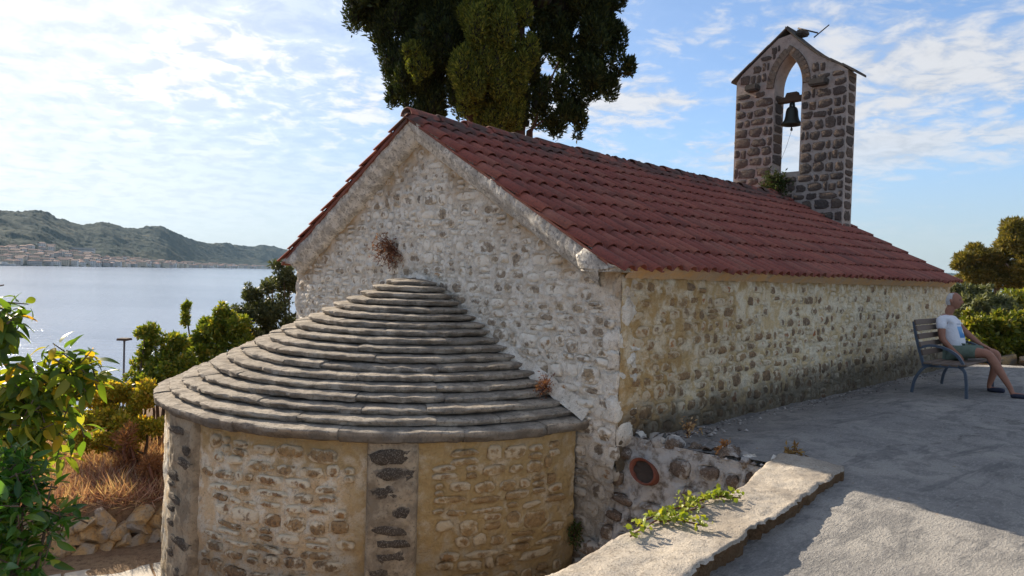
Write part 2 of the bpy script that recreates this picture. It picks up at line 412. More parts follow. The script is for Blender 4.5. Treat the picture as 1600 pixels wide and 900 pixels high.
# quoins: rough whitewashed blocks that turn the near corner
z = -.15; k = 0
while z < EAVE-.2:
    h = rng.uniform(.17, .28); d = rng.uniform(.22, .4); wq = rng.uniform(.10, .2)
    bm = bmesh.new(); add_box(bm, (0, 0, 0), (d, wq, h-.02)); bmesh.ops.bevel(bm, geom=bm.edges[:], offset=.035, segments=2, affect='EDGES', profile=.6)
    bmesh.ops.subdivide_edges(bm, edges=bm.edges[:], cuts=1, use_grid_fill=True)
    for v in bm.verts:
        n = fbm(np.array([[v.co.x + k*3, v.co.y, v.co.z]]), 8, 4, .65, 5)[0]; v.co += v.co.normalized()*n*.040
    link('quoin', bm_mesh('quoin', bm, mGab, True), gable, Matrix.Translation((d/2-.012, wq/2-.004, z+h/2)) @ Matrix.Rotation(rng.uniform(-.05, .05), 4, 'X'))
    z += h*1.02; k += 1
# far wall, left wall and a plain back so the building is closed
bm = bmesh.new(); add_box(bm, (LEN/2, W-.15, -.35), (LEN-.04, .3, 3.9)); add_box(bm, (LEN-.16, W/2, -.35), (.3, W-.62, 3.9))
link('far_walls', bm_mesh('far_walls', bm, mSide), church)
bm = bmesh.new()
vs = [bm.verts.new((LEN-.02, t, z)) for t, z in ((.02, -.3), (W-.02, -.3), (W-.02, EAVE-.02), (RIDGE_T, RIDGE_Z-.02), (.02, EAVE-.02))]
bm.faces.new(vs); link('end_gable', bm_mesh('end_gable', bm, mSide), church)

# ------------------------------------------------------------------ gable coping with kneelers: thick lumpy plaster band
g = new_mat('coping plaster'); L = church_axes(g)
n1 = g.noise(L, 7, 5, .65, .4); n2 = g.noise(L, 33, 5, .7); n3 = g.noise(L, 110, 3, .6)
c = g.mix(g.map(n1, .42, .58), (.74, .70, .63), (.46, .43, .385)); c = g.mix(g.math('MULTIPLY', g.map(n2, .53, .61), .7), c, (.15, .14, .13))
c = g.mix(g.math('MULTIPLY', g.map(n3, .5, .7), .3), c, (.2, .19, .17))
mCop = finish(g, c, .95, g.math('ADD', n2, g.math('MULTIPLY', n3, .5)), .9, .025, spec=.15)
def coping_band(t0, z0, t1, z1, name):
    n, prof = 130, [(.03, -.30), (-.05, -.285), (-.115, -.235), (-.125, -.19), (-.165, -.165), (-.19, -.11), (-.195, -.03), (-.17, .0), (.04, .0)]
    p0, p1 = np.array([t0, z0]), np.array([t1, z1]); d = (p1-p0)/np.linalg.norm(p1-p0); nn = np.array([-d[1], d[0]]); nn = nn if nn[1] > 0 else -nn
    V = []
    for i in range(n):
        q = p0 + (p1-p0)*i/(n-1)
        for s, h in prof: pt = q + nn*h; V.append((s, pt[0], pt[1]))
    V = np.array(V); N = fbm(V, 6, 4, .6, 3)*.012 + fbm(V, 24, 2, .6, 8)*.009
    V[:, 0] -= N*(V[:, 0] < 0); V[:, 2] += N*.5*(V[:, 2] < 99) - np.abs(N)*.6
    me = mesh_np(name, V, grid_faces(n, len(prof)), mCop)
    o = link(name, me, church); return o
c1 = coping_band(.07, EAVE-.045+.17*SLOPE, RIDGE_T+.02, RIDGE_Z+.085, 'gable_coping')
c2 = coping_band(W-.07, EAVE-.045+.17*SLOPE, RIDGE_T-.02, RIDGE_Z+.085, 'gable_coping'); c2.data.flip_normals()
def kneeler(t, sgn):
    bm = bmesh.new()
    outline = [(-.12, -.05), (.36, -.05), (.52, .02), (.55, .17), (.30, .16), (.02, .0)] if False else [(-.11, -.03), (-.09, .03), (.30, .225), (.42, .13), (.38, -.03)]
    f = [bm.verts.new((-.205, y*sgn, z)) for y, z in outline]; b = [bm.verts.new((.16, y*sgn, z)) for y, z in outline]; n = len(f)
    bm.faces.new(f); bm.faces.new(b[::-1])
    for i in range(n): bm.faces.new((f[i], b[i], b[(i+1) % n], f[(i+1) % n]))
    bmesh.ops.recalc_face_normals(bm, faces=bm.faces[:])
    bmesh.ops.bevel(bm, geom=bm.edges[:], offset=.028, segments=2, affect='EDGES')
    bmesh.ops.triangulate(bm, faces=bm.faces[:]); bmesh.ops.subdivide_edges(bm, edges=bm.edges[:], cuts=2, use_grid_fill=True)
    for v in bm.verts:
        p = np.array([[v.co.x, v.co.y + t, v.co.z]]); n = fbm(p, 9, 3, .6, 4)[0]*.020
        v.co.x -= n; v.co.z += n*.6
    return link('kneeler', bm_mesh('kneeler', bm, mCop, True), church, Matrix.Translation((0, t, EAVE-.03)))
kneeler(0, 1); kneeler(W, -1)
# plaster cove under the eave
n = 160; prof = [(-.02, -.085), (-.045, -.05), (-.09, -.015), (-.115, .03), (-.02, .06)]
V = np.array([(LEN*i/(n-1)+.02, y, EAVE+z-.03) for i in range(n) for y, z in prof]); N = fbm(V, 5, 4, .6, 13)*.022; V[:, 1] -= N; V[:, 2] += N*.5
g = new_mat('eave plaster'); L = church_axes(g); n1 = g.noise(L, 6, 5, .6, .3); n2 = g.noise(L, 40, 4, .65)
mEave = finish(g, g.mix(g.map(n1, .35, .65), (.62, .37, .16), g.mix(n2, (.66, .52, .36), (.36, .20, .09))), .93, n2, .7, .02, spec=.15)
link('eave_cove', mesh_np('eave_cove', V, grid_faces(n, len(prof)), mEave), church)

# ------------------------------------------------------------------ roof of barrel tiles
g = new_mat('clay tile'); L = church_axes(g); s, t, z = g.sep(L); rnd = g.n('ShaderNodeObjectInfo').outputs['Random']
n1 = g.noise(L, 4, 5, .6); n2 = g.noise(L, 38, 5, .65); n3 = g.noise(L, 1.1, 3, .5)
c = g.ramp(rnd, [(0, (.205, .062, .046)), (.25, (.275, .082, .058)), (.5, (.225, .066, .050)), (.75, (.315, .100, .068)), (.9, (.26, .100, .072)), (1, (.165, .056, .046))])
c = g.mix(g.math('MULTIPLY', g.map(n2, .48, .62), .5), c, (.10, .048, .040))
c = g.mix(g.math('MULTIPLY', g.map(n1, .52, .64), .4), c, (.30, .13, .09)); c = g.mix(g.math('MULTIPLY', g.map(g.noise(g.vscale(L, (5, 1.2, 1.2)), 1.0, 5, .65), .54, .66), .45), c, (.085, .045, .04))
lich = g.math('MULTIPLY', g.map(g.math('ADD', z, g.math('MULTIPLY', n3, .5)), 3.28, 3.62), g.map(n1, .38, .56))
c = g.mix(g.math('MULTIPLY', lich, .8), c, (.06, .055, .05))
mTile = finish(g, c, .78, n2, .45, .008, spec=.3)
def tile_mesh(w, ln, name):
    xs = []; npan = 2
    hump = .145
    prof = [(-w/2 - .004, .006), (-w/2 + .03, 0.0)]
    for k in range(9):
        a = math.pi*(1 - k/8); prof.append((-w/2 + .034 + hump/2 + math.cos(a)*hump/2, math.sin(a)*.056 + .003))
    prof.append((w/2 + .004, .006))
    V = []; th = .013
    for y, lift, sq in ((0, .034, 1.0), (ln, 0.0, .95)):
        for x, z in prof: V.append((x*sq, y, z + lift))
        for x, z in prof: V.append((x*sq*.985, y, z + lift - th - (.004 if z > .02 else 0)))
    n = len(prof); Fc = []
    for i in range(n-1):
        Fc.append((i, i+1, 2*n+i+1, 2*n+i)); Fc.append((n+i+1, n+i, 3*n+i, 3*n+i+1)); Fc.append((i+1, i, n+i, n+i+1))
    Fc.append((0, 2*n, 3*n, n)); Fc.append((n-1, 2*n-1, 4*n-1, 3*n-1))
    me = mesh_py(name, V, Fc, mTile)
    return me
TW, TE, TL = .214, .392, .445
pit = math.atan(SLOPE); T0 = -.155; roof_z0 = EAVE + SLOPE*T0 + .035
slen = (RIDGE_T - T0)/math.cos(pit); NR = 10; TE = slen/NR
roof = None
# boarding under the tiles (two slopes, closed)
bm = bmesh.new()
def slab(bm, pts, dz):
    a = [bm.verts.new(p) for p in pts]; b = [bm.verts.new((p[0], p[1], p[2]-dz)) for p in pts]; n = len(a)
    bm.faces.new(a); bm.faces.new(b[::-1])
    for i in range(n): bm.faces.new((a[(i+1) % n], a[i], b[i], b[(i+1) % n]))
e0, e1 = -.225, LEN+.2
slab(bm, [(e0+.02, T0+.13, roof_z0-.01+.13*SLOPE), (e1, T0+.13, roof_z0-.01+.13*SLOPE), (e1, RIDGE_T, roof_z0-.01+(RIDGE_T-T0)*SLOPE), (e0+.02, RIDGE_T, roof_z0-.01+(RIDGE_T-T0)*SLOPE)], .03)
slab(bm, [(e1, W-T0-.03, roof_z0-.01+.03*SLOPE), (e0+.02, W-T0-.03, roof_z0-.01+.03*SLOPE), (e0, RIDGE_T, roof_z0-.01+(RIDGE_T-T0)*SLOPE), (e1, RIDGE_T, roof_z0-.01+(RIDGE_T-T0)*SLOPE)], .045)
roof = link('roof', bm_mesh('roof', bm, mTile), church)
tvar = [tile_mesh(TW, TL, 'roof tile') for _ in range(1)]
ncol = int(round((e1-e0+.06)/TW)); TW2 = (e1-e0+.06)/ncol
tiles = []
for i in range(ncol):
    for j in range(NR):
        s = e0 - .03 + TW2*(i+.5); up = j*TE
        sag = -.035*math.sin(math.pi*min(max(s/LEN, 0), 1))*(up/slen)
        M = Matrix.Translation((s, T0 + up*math.cos(pit), roof_z0 + up*math.sin(pit) + sag + rng.uniform(-.004, .006))) @ Matrix.Rotation(pit - .012, 4, 'X') @ \
            Matrix.Rotation(rng.uniform(-.020, .020), 4, 'Z') @ Matrix.Translation((rng.uniform(-.004, .004), rng.uniform(-.020, .014) - (.04 if rng.random() < .02 else 0), 0)) @ Matrix.Rotation(rng.uniform(-.022, .022), 4, 'Y')
        tiles.append((M, (6.65 + .69*s)**3/1.0, s, j))
tiles.sort(key=lambda q: q[1])
for M, d, s, j in tiles[:300]: link('roof_tile', tvar[0], roof, M)
def join_mats(name, lst, me, parent, mat, **k):
    nv = len(me.vertices); co = np.array([v.co[:] for v in me.vertices]); V, Fs = [], []
    P4 = [tuple(p.vertices) for p in me.polygons]; out = []
    for i, M in enumerate(lst):
        A = np.array(M); V.append(co @ A[:3, :3].T + A[:3, 3]); out += [tuple(q+i*nv for q in p) for p in P4]
    return link(name, mesh_py(name, np.concatenate(V), out, mat), parent, **k)
# the joined rest needs colour per tile, not per object
g2 = mTile.copy(); g2.name = 'clay tile joined'
for nd in list(g2.node_tree.nodes):
    if nd.type == 'OBJECT_INFO':
        isl = g2.node_tree.nodes.new('ShaderNodeNewGeometry')
        for l in list(nd.outputs['Random'].links): g2.node_tree.links.new(isl.outputs['Random Per Island'], l.to_socket)
join_mats('far_roof_tiles', [q[0] for q in tiles[300:]], tvar[0], roof, g2, kind='stuff')
left = []
for i in range(ncol):
    for j in range(NR):
        s = e0 - .03 + TW2*(i+.5); up = j*TE
        left.append(Matrix.Translation((s, W - T0 - up*math.cos(pit), roof_z0 + up*math.sin(pit) + rng.uniform(-.004, .006))) @ Matrix.Rotation(math.pi, 4, 'Z') @ Matrix.Rotation(pit-.012, 4, 'X'))
join_mats('left_slope_tiles', left, tvar[0], roof, g2, kind='stuff')
# ridge tiles
def ridge_mesh():
    V, Fc = [], []; n = 9
    for y, r, lift in ((0, .125, .022), (.50, .108, 0)):
        for rr in (r, r-.016):
            for k in range(n): a = math.pi*(.02 + .96*k/(n-1)); V.append((y, math.cos(a)*rr, math.sin(a)*rr*.85 + lift))
    for k in range(n-1):
        Fc += [(k, 2*n+k, 2*n+k+1, k+1), (n+k+1, 3*n+k+1, 3*n+k, n+k), (k+1, n+k+1, n+k, k)]
    Fc += [(0, n, 3*n, 2*n), (n-1, 3*n-1, 4*n-1, 2*n-1)] if False else []
    return mesh_py('ridge tile', V, Fc, mTile)
rm = ridge_mesh(); zr = roof_z0 + (RIDGE_T-T0)*SLOPE
for i in range(24):
    s = e0 + .0 + i*.455
    if s > 9.75: break
    sag = -.035*math.sin(math.pi*s/LEN)
    link('ridge_tile', rm, roof, Matrix.Translation((s, RIDGE_T + rng.uniform(-.012, .012), zr - .012 + sag + rng.uniform(-.008, .012))) @ Matrix.Rotation(rng.uniform(-.025, .025), 4, 'Z') @ Matrix.Rotation(rng.uniform(-.02, .02), 4, 'Y'))

# ------------------------------------------------------------------ apse: round wall, pilaster strips, stepped stone roof
AC = (-.06, RIDGE_T); RW = 2.79
def arc(phi, r, z):              # phi: 0 towards the terrace side, 90 towards the path in front
    return (AC[0] - r*math.sin(phi), AC[1] - r*math.cos(phi), z)
ARCL = math.pi*RW
pil = [(math.radians(33.7), math.radians(43.2)), (math.radians(80.5), math.radians(93)), (math.radians(-.5), math.radians(1.0)), (math.radians(136), math.radians(146))]
def in_apse(c):
    if c[1]+c[3]/2 > -.05 or c[1]-c[3]/2 < -2.2: return False
    if c[0]-c[2]/2 < .05 or c[0]+c[2]/2 > pil[1][0]*RW: return False
    return all(not (p0*RW - .05 < c[0]+c[2]/2 and c[0]-c[2]/2 < p1*RW + .05) for p0, p1 in pil)
ast = rubble_layout(rng, 0, ARCL, -2.2, 0, .09, .18, .13, .32, in_apse, .03)

def place_apse(A, Z, H):
    ph = A/RW; R = RW + H - .012
    return np.stack([AC[0] - R*np.sin(ph), AC[1] - R*np.cos(ph), Z], -1)
apse = wall_sheet('apse_wall', 380, 90, lambda U: U*ARCL, lambda A, v: -2.3 + v*2.33, place_apse, ast, mApse, .015, .022, .015, 51, church)
svar3 = []
for m in svar[:12]:
    k = m.copy(); k.materials.clear(); k.materials.append(mApseS); svar3.append(k)
def amat(c, proud=.0):
    a, z, w, h, r = c; ph = a/RW; p = arc(ph, RW - .018 + proud, z)
    return Matrix.Translation(p) @ Matrix.Rotation(-ph, 4, 'Z') @ Matrix.Rotation(-r, 4, 'Y') @ Matrix.Diagonal((w, .036, h, 1))
ast.sort(key=lambda c: -c[2]*c[3]); 
for c in ast[:300]: link('apse_stone', rng.choice(svar3), apse, amat(c))
join_stones('small_apse_stones', ast[300:], lambda c: (amat(c), rng.choice(svar3)), apse, mApseS)
# pilaster strips with dark lens-shaped stones bedded in grey mortar
g = new_mat('pilaster mortar'); L = church_axes(g); n1 = g.noise(L, 6, 5, .65, .4); n2 = g.noise(L, 34, 5, .7)
s, t, z = g.sep(L)
c = g.mix(g.map(n1, .40, .60), (.38, .32, .235), (.23, .19, .14)); c = g.mix(g.map(n2, .52, .72), c, (.13, .11, .085))
pale = g.mix(g.map(n1, .36, .60), (.60, .59, .58), (.16, .15, .14)); c = g.mix(g.map(t, 5.0, 5.3), c, pale)  # left strip: patches of grazing sun put into the colour
mPil = finish(g, c, .95, n2, .8, .022, spec=.12)
mPilS = stone_mat('pilaster stone', [(0, (.085, .07, .055)), (.5, (.12, .10, .08)), (1, (.07, .06, .05))], (.26, .22, .17), (.60, .72))
svar4 = []
for m in svar[:8]:
    k = m.copy(); k.materials.clear(); k.materials.append(mPilS); svar4.append(k)
for p0, p1 in (pil[0], pil[1], pil[3]):
    nu, nv = 26, 110; proudp = .055
    U, Vv = np.meshgrid(np.linspace(0, 1, nu), np.linspace(0, 1, nv), indexing='ij')
    ph = p0 + (p1-p0)*U; Z = -2.3 + 2.32*Vv; edge = np.clip(np.minimum(U, 1-U)/.07, 0, 1)
    P3 = np.stack([ph*RW, Z, np.zeros_like(Z)], -1)
    R = RW - .03 + edge**.5*(proudp+.03) + (fbm(P3, 9, 4, .55, 77)*.013 + fbm(P3, 3, 2, .5, 70)*.010)*edge
    V = np.stack([AC[0]-R*np.sin(ph), AC[1]-R*np.cos(ph), Z], -1).reshape(-1, 3)
    po = link('pilaster', mesh_np('pilaster', V, grid_faces(nu, nv)[:, ::-1], mPil), church)
    z = -2.15; side_ = 0
    while z < -.1:
        h = rng.uniform(.06, .15); w = rng.uniform(.14, .44); a0, a1 = p0*RW+.03, p1*RW-.03; w = min(w, (a1-a0)*.92)
        a = (a0 + w/2 if side_ else a1 - w/2) + rng.uniform(0, .02)*(1 if side_ else -1)
        cc = (a, z, w, h, rng.uniform(-.1, .1)); ph_ = a/RW
        M = Matrix.Translation(arc(ph_, RW + proudp - .026, z)) @ Matrix.Rotation(-ph_, 4, 'Z') @ Matrix.Rotation(-cc[4], 4, 'Y') @ Matrix.Diagonal((w, .040, h, 1))
        link('pilaster_stone', rng.choice(svar4), po, M); side_ ^= (rng.random() < .75); z += h + rng.uniform(.015, .06)

g = new_mat('apse roof stone'); L = church_axes(g); rnd = g.n('ShaderNodeObjectInfo').outputs['Random']
n1 = g.noise(L, 5, 6, .65, .4); n2 = g.noise(L, 28, 6, .7); n3 = g.noise(L, 110, 3, .6)
c = g.mix(g.map(n1, .40, .60), (.44, .385, .315), (.25, .215, .175)); c = g.mix(g.math('MULTIPLY', g.map(n2, .50, .62), .65), c, (.11, .10, .09))
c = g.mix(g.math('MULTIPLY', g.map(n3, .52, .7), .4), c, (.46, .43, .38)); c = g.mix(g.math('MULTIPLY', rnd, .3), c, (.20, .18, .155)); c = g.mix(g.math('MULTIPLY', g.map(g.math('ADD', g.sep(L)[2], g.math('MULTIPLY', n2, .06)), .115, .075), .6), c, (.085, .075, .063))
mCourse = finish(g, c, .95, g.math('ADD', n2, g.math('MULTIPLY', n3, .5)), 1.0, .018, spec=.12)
bm = bmesh.new(); rows = []
for i in range(41):
    ph = math.pi*i/40; rows.append([bm.verts.new(arc(ph, r, z)) for r, z in ((2.70, -.02), (2.835, .005), (.20, 1.315))])
for a, b in zip(rows, rows[1:]):
    for k in range(2): bm.faces.new((a[k], b[k], b[k+1], a[k+1]))
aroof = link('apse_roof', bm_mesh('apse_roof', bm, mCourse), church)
NRING = 18; R0, R1 = 2.90, .40
def roof_slab(k, p0, p1, Ro, Ri, zt, th, seed):
    """one flat bedded slab of a course: crisp top arris, broken face, undercut"""
    nu = max(5, int((p1-p0)*Ro/.05)); r2 = random.Random(seed)
    dr, dz, tl = r2.uniform(-.013, .013), r2.uniform(-.007, .007), r2.uniform(-.012, .012)
    prof = [(Ri, .016 if k < NRING-1 else .03), (Ro-.11, .010), (Ro-.05, .005), (Ro-.010, 0), (Ro, -.010), (Ro-.006, -.45*th), (Ro-.022, -.82*th), (Ro-.055, -th), (Ro-.16, -th)]
    V = []
    for i in range(nu):
        f = i/(nu-1); ph = p0 + (p1-p0)*f; e = min(f, 1-f)*(p1-p0)*Ro
        rnd_ = .010*max(0, 1-e/.03)**2
        for m, (r, h) in enumerate(prof): V.append((ph, r + (dr - rnd_)*(m > 1), zt + h + dz + tl*(f-.5)*.35 - rnd_*.35*(m < 5), 1.0 if 2 <= m <= 7 else .25))
    V = np.array(V); P3 = np.stack([V[:, 0]*Ro + seed*1.7, V[:, 1], V[:, 2]*2.5], 1)
    nz = fbm(P3, 5, 3, .6, 20+k)*.020 + np.round(fbm(P3, 15, 2, .6, 60+k)*2.2)/2.2*.012
    R = V[:, 1] + nz*V[:, 3]; Z = V[:, 2] + fbm(P3, 9, 3, .6, 90+k)*.006
    X = np.stack([AC[0] - R*np.sin(V[:, 0]), AC[1] - .11*(k/(NRING-1))**2 - R*np.cos(V[:, 0]), Z], 1); n = len(prof)
    Fq = [tuple(int(q) for q in f)[::-1] for f in grid_faces(nu, n)]
    Fq += [tuple(range(n)), tuple((nu-1)*n + q for q in range(n-1, -1, -1))]
    me = mesh_py('roof slab', [tuple(q) for q in X], Fq, mCourse); me.set_sharp_from_angle(angle=math.radians(28)); return me
for k in range(NRING):
    f = k/(NRING-1); Ro = R0 + (R1-R0)*f; zt = .095 + 1.275*f; th = .060 if k else .105
    Ri = max(Ro - (R0-R1)/(NRING-1)*2.0, .02) if k < NRING-1 else .04; r2 = random.Random(100+k); a = -.03*Ro
    while a < math.pi*Ro + .03*Ro:
        w = r2.uniform(.45, 1.3); b = a + w
        if b > math.pi*Ro - .1: b = math.pi*Ro + .03*Ro
        link('roof_slab', roof_slab(k, a/Ro, (b-.003)/Ro, Ro, Ri, zt, th, int(k*50 + a*10)), aroof); a = b + 1e-4
# mortar fillet where the apse roof meets the gable
V, Fc = [], []
n = 60
for i in range(n):
    for sg in (0,):
        f = i/(n-1); r = R0*(1-2*f); z = .12 + 1.28*(1-abs(r)/R0)
        V += [(-.005, RIDGE_T - r, z + .10), (-.05, RIDGE_T - r, z + .03), (-.11, RIDGE_T - r, z - .03)]
V = np.array(V); V[:, 0] -= np.abs(fbm(V, 8, 3, .6, 2))*.02*(V[:, 0] < -.02); V[:, 2] += fbm(V, 7, 3, .6, 5)*.025
fl = mesh_np('fillet', V, grid_faces(n, 3), mGab); fl.flip_normals(); link('mortar_fillet', fl, aroof)
# ------------------------------------------------------------------ bell gable over the far end
mTow = stone_mat('tower mortar', [(0, (.42, .355, .31)), (1, (.42, .355, .31))], (.48, .41, .36), (.35, .7), bstr=.7)
mTowS = stone_mat('tower stone', [(0, (.085, .064, .056)), (.25, (.125, .088, .072)), (.5, (.07, .058, .055)), (.72, (.145, .10, .075)), (.9, (.10, .08, .07)), (1, (.19, .11, .06))], (.40, .34, .30), (.66, .78), rim=.06)
TS0, TS1 = 9.78, 10.24; TL_, TR_ = 4.36, 1.85; ZEL, ZER, ZAP = 6.13, 5.95, 7.02; TAP = 3.2
OL, OR_, ZSP, ZSILL, ZAR = 3.43, 2.81, 5.80, 3.90, 6.47; OC = (OL+OR_)/2
tower = None
def arch_pt(f, grow=0.0):        # f 0..1 from the left spring over the apex to the right spring (pointed arch)
    hw = (OL-OR_)/2 + grow; hh = ZAR-ZSP + grow*1.15
    Rr = (hw*hw + hh*hh)/(2*hw)  # each side struck from a centre on the springing line
    amax = math.asin(min(1, hh/Rr))
    if f <= .5: a = amax*f/.5; return (OC + hw - Rr + Rr*math.cos(a), ZSP + Rr*math.sin(a))
    a = amax*(1-f)/.5; return (OC - hw + Rr - Rr*math.cos(a), ZSP + Rr*math.sin(a))
def roofline(t):
    if t > TAP: return ZAP + (ZEL-ZAP)*(t-TAP)/(TL_-TAP)
    f = (TAP-t)/(TAP-TR_); return ZAP + (ZER-ZAP)*f - .11*math.sin(math.pi*min(1, f))
inner = [(OL, ZSILL), (OL, (ZSILL+ZSP)/2)] + [arch_pt(i/14) for i in range(15)] + [(OR_, (ZSILL+ZSP)/2), (OR_, ZSILL)]
outer = []
for i, (t, z) in enumerate(inner):
    if i < 2: outer.append((TL_, z))
    elif i > len(inner)-3: outer.append((TR_, z))
    else:
        f = (i-2)/14
        if f < .18: outer.append((TL_, ZSP + (ZEL-ZSP)*f/.18))
        elif f > .82: outer.append((TR_, ZSP + (ZER-ZSP)*(1-f)/.18))
        else: tt = TL_ + (TR_-TL_)*(f-.18)/.64; outer.append((tt, roofline(tt)))
bm = bmesh.new(); loops = []
for s in (TS0, TS1):
    loops.append(([bm.verts.new((s, t, z)) for t, z in inner], [bm.verts.new((s, t, z)) for t, z in outer]))
(i0, o0), (i1, o1) = loops; n = len(inner)
for k in range(n-1):
    bm.faces.new((i0[k], o0[k], o0[k+1], i0[k+1])); bm.faces.new((i1[k], i1[k+1], o1[k+1], o1[k]))
    bm.faces.new((i0[k], i0[k+1], i1[k+1], i1[k])); bm.faces.new((o0[k], o1[k], o1[k+1], o0[k+1]))
b = [[bm.verts.new((s, t, 1.2)) for t in (TL_, TR_)] for s in (TS0, TS1)]
bm.faces.new((o0[0], i0[0], i0[-1], o0[-1], b[0][1], b[0][0])); bm.faces.new((o1[0], b[1][0], b[1][1], o1[-1], i1[-1], i1[0]))
bm.faces.new((i0[0], i1[0], i1[-1], i0[-1])); bm.faces.new((o0[0], b[0][0], b[1][0], o1[0])); bm.faces.new((o0[-1], o1[-1], b[1][1], b[0][1]))
bmesh.ops.recalc_face_normals(bm, faces=bm.faces[:])
tower = link('bell_gable', bm_mesh('bell_gable', bm, mTow), church)
svar5 = [stone_mesh('tower stone', mTowS, rng, 13, .76, .04) for _ in range(10)]
def arch_clear(t, z, m):
    if OR_-m < t < OL+m and z < ZSP: return False
    if z >= ZSP-.02:
        hw = (OL-OR_)/2 + m; hh = ZAR-ZSP+m*1.15
        if abs(t-OC) < hw and (z-ZSP) < hh*(1 - (abs(t-OC)/hw)**2.0)+.02: return False
    return True
def in_tow(c):
    a, z, w, h, r = c
    if a-w/2 < TR_-.03 or a+w/2 > TL_+.03: return False
    for q in (-.5, .5):
        if z+h/2 > roofline(a+q*w)-.06: return False
        for y in (-.5, .5):
            if not arch_clear(a+q*w, z+y*h, .17 if z+h/2 > ZSP-.1 else -.02): return False
    if abs(a-3.92) < .22+w/2 and abs(z-5.86) < .1+h/2: return False
    if abs(a-2.42) < .24+w/2 and abs(z-5.74) < .1+h/2: return False
    return z > verge_z(a)+.1
cour = []
def fill_course(a0, a1, z, h):
    if a1 - a0 < .1: return
    ws = []; tot = 0
    while tot < a1-a0: w = rng.choice((rng.uniform(.10, .2), rng.uniform(.22, .42), rng.uniform(.25, .5))); ws.append(w); tot += w
    k = (a1-a0)/tot; a = a0
    for w in ws:
        w *= k; hh = h*rng.uniform(.78, 1.0); c = (a+w/2, z+h/2+rng.uniform(-.022, .022), w*rng.uniform(.92, 1)-.020, hh-.016, rng.uniform(-.07, .07)); a += w
        if c[2] < .04 or c[1]-h/2 < verge_z(c[0])-.05: continue
        if (abs(c[0]-3.92) < .20+c[2]/2 and abs(c[1]-5.86) < .07+c[3]/2) or (abs(c[0]-2.42) < .22+c[2]/2 and abs(c[1]-5.74) < .07+c[3]/2): continue
        cour.append(c)
def roof_lim(z, left):           # how far out the masonry reaches under the sloping top
    ts = np.linspace(TAP, TL_ if left else TR_, 60); ok = [t for t in ts if roofline(t) > z]
    return ok[-1] if ok else None
def arch_lim(z, grow):           # half width of the arch ring at height z
    if z < ZSP: return (OL-OR_)/2
    w = [abs(arch_pt(f/60, grow)[0]-OC) for f in range(61) if arch_pt(f/60, grow)[1] >= z]
    return max(w) if w else 0
z = 2.2
while z < ZAP-.06:
    h = rng.uniform(.13, .26); zt_ = z + h; lt, rt = roof_lim(zt_+.02, True), roof_lim(zt_+.02, False)
    if zt_ > ZAP-.1 or lt is None or rt is None: break
    hw = max(arch_lim(z, .20), arch_lim(zt_, .20)) if zt_ > ZSP-.05 else (OL-OR_)/2
    if zt_ < ZSILL: fill_course(rt, lt, z, h)
    elif hw < .08 and z > ZSP: fill_course(rt, lt, z, h)
    else: fill_course(rt, OC-hw-.005, z, h); fill_course(OC+hw+.005, lt, z, h)
    z = zt_
for a, z, w, h, r in cour:
    link('tower_stone', rng.choice(svar5), tower, Matrix.Translation((TS0+.010, a, z)) @ Matrix.Rotation(-math.pi/2, 4, 'Z') @ Matrix.Rotation(r*.7, 4, 'Y') @ Matrix.Diagonal((w, .040, h, 1)))
z = 2.2
while z < ZER-.2:                                   # narrow right side face and left reveal
    h = rng.uniform(.15, .28); w = TS1-TS0-.06
    link('tower_stone', rng.choice(svar5), tower, Matrix.Translation(((TS0+TS1)/2, TR_+.012, z+h/2)) @ Matrix.Diagonal((w*rng.uniform(.7, 1), .035, h-.04, 1)))
    if ZSILL < z < ZSP-.2:
        link('tower_stone', rng.choice(svar5), tower, Matrix.Translation(((TS0+TS1)/2, OL-.010, z+h/2)) @ Matrix.Diagonal((w*rng.uniform(.7, 1), .018, h-.03, 1)))
    z += h
NV = 19
for i in range(NV):                                  # voussoirs round the pointed arch
    f = (i+.5)/NV; p = arch_pt(f, .10); q = arch_pt(min(1, f+.02), .10); d = math.atan2(q[1]-p[1], q[0]-p[0])
    bm = bmesh.new(); add_box(bm, (0, 0, 0), (.035, .10, .175)); bmesh.ops.bevel(bm, geom=bm.edges[:], offset=.008, segments=1, affect='EDGES')
    link('voussoir', bm_mesh('voussoir', bm, mTowS), tower, Matrix.Translation((TS0-.012, p[0], p[1])) @ Matrix.Rotation(d + math.pi, 4, 'X'))
g = new_mat('dark roof slab'); L = church_axes(g); n2 = g.noise(L, 30, 5, .65)
mSlab = finish(g, g.mix(n2, (.10, .085, .07), (.055, .05, .045)), .9, n2, .7, .02)
for t, z, w in ((3.92, 5.86, .30), (2.42, 5.74, .38)):
    bm = bmesh.new(); add_box(bm, (0, 0, 0), (.30, w, .15)); bmesh.ops.bevel(bm, geom=bm.edges[:], offset=.03, segments=2, affect='EDGES')
    link('corbel', bm_mesh('corbel', bm, mSlab, False), tower, Matrix.Translation((TS0-.04, t, z)))
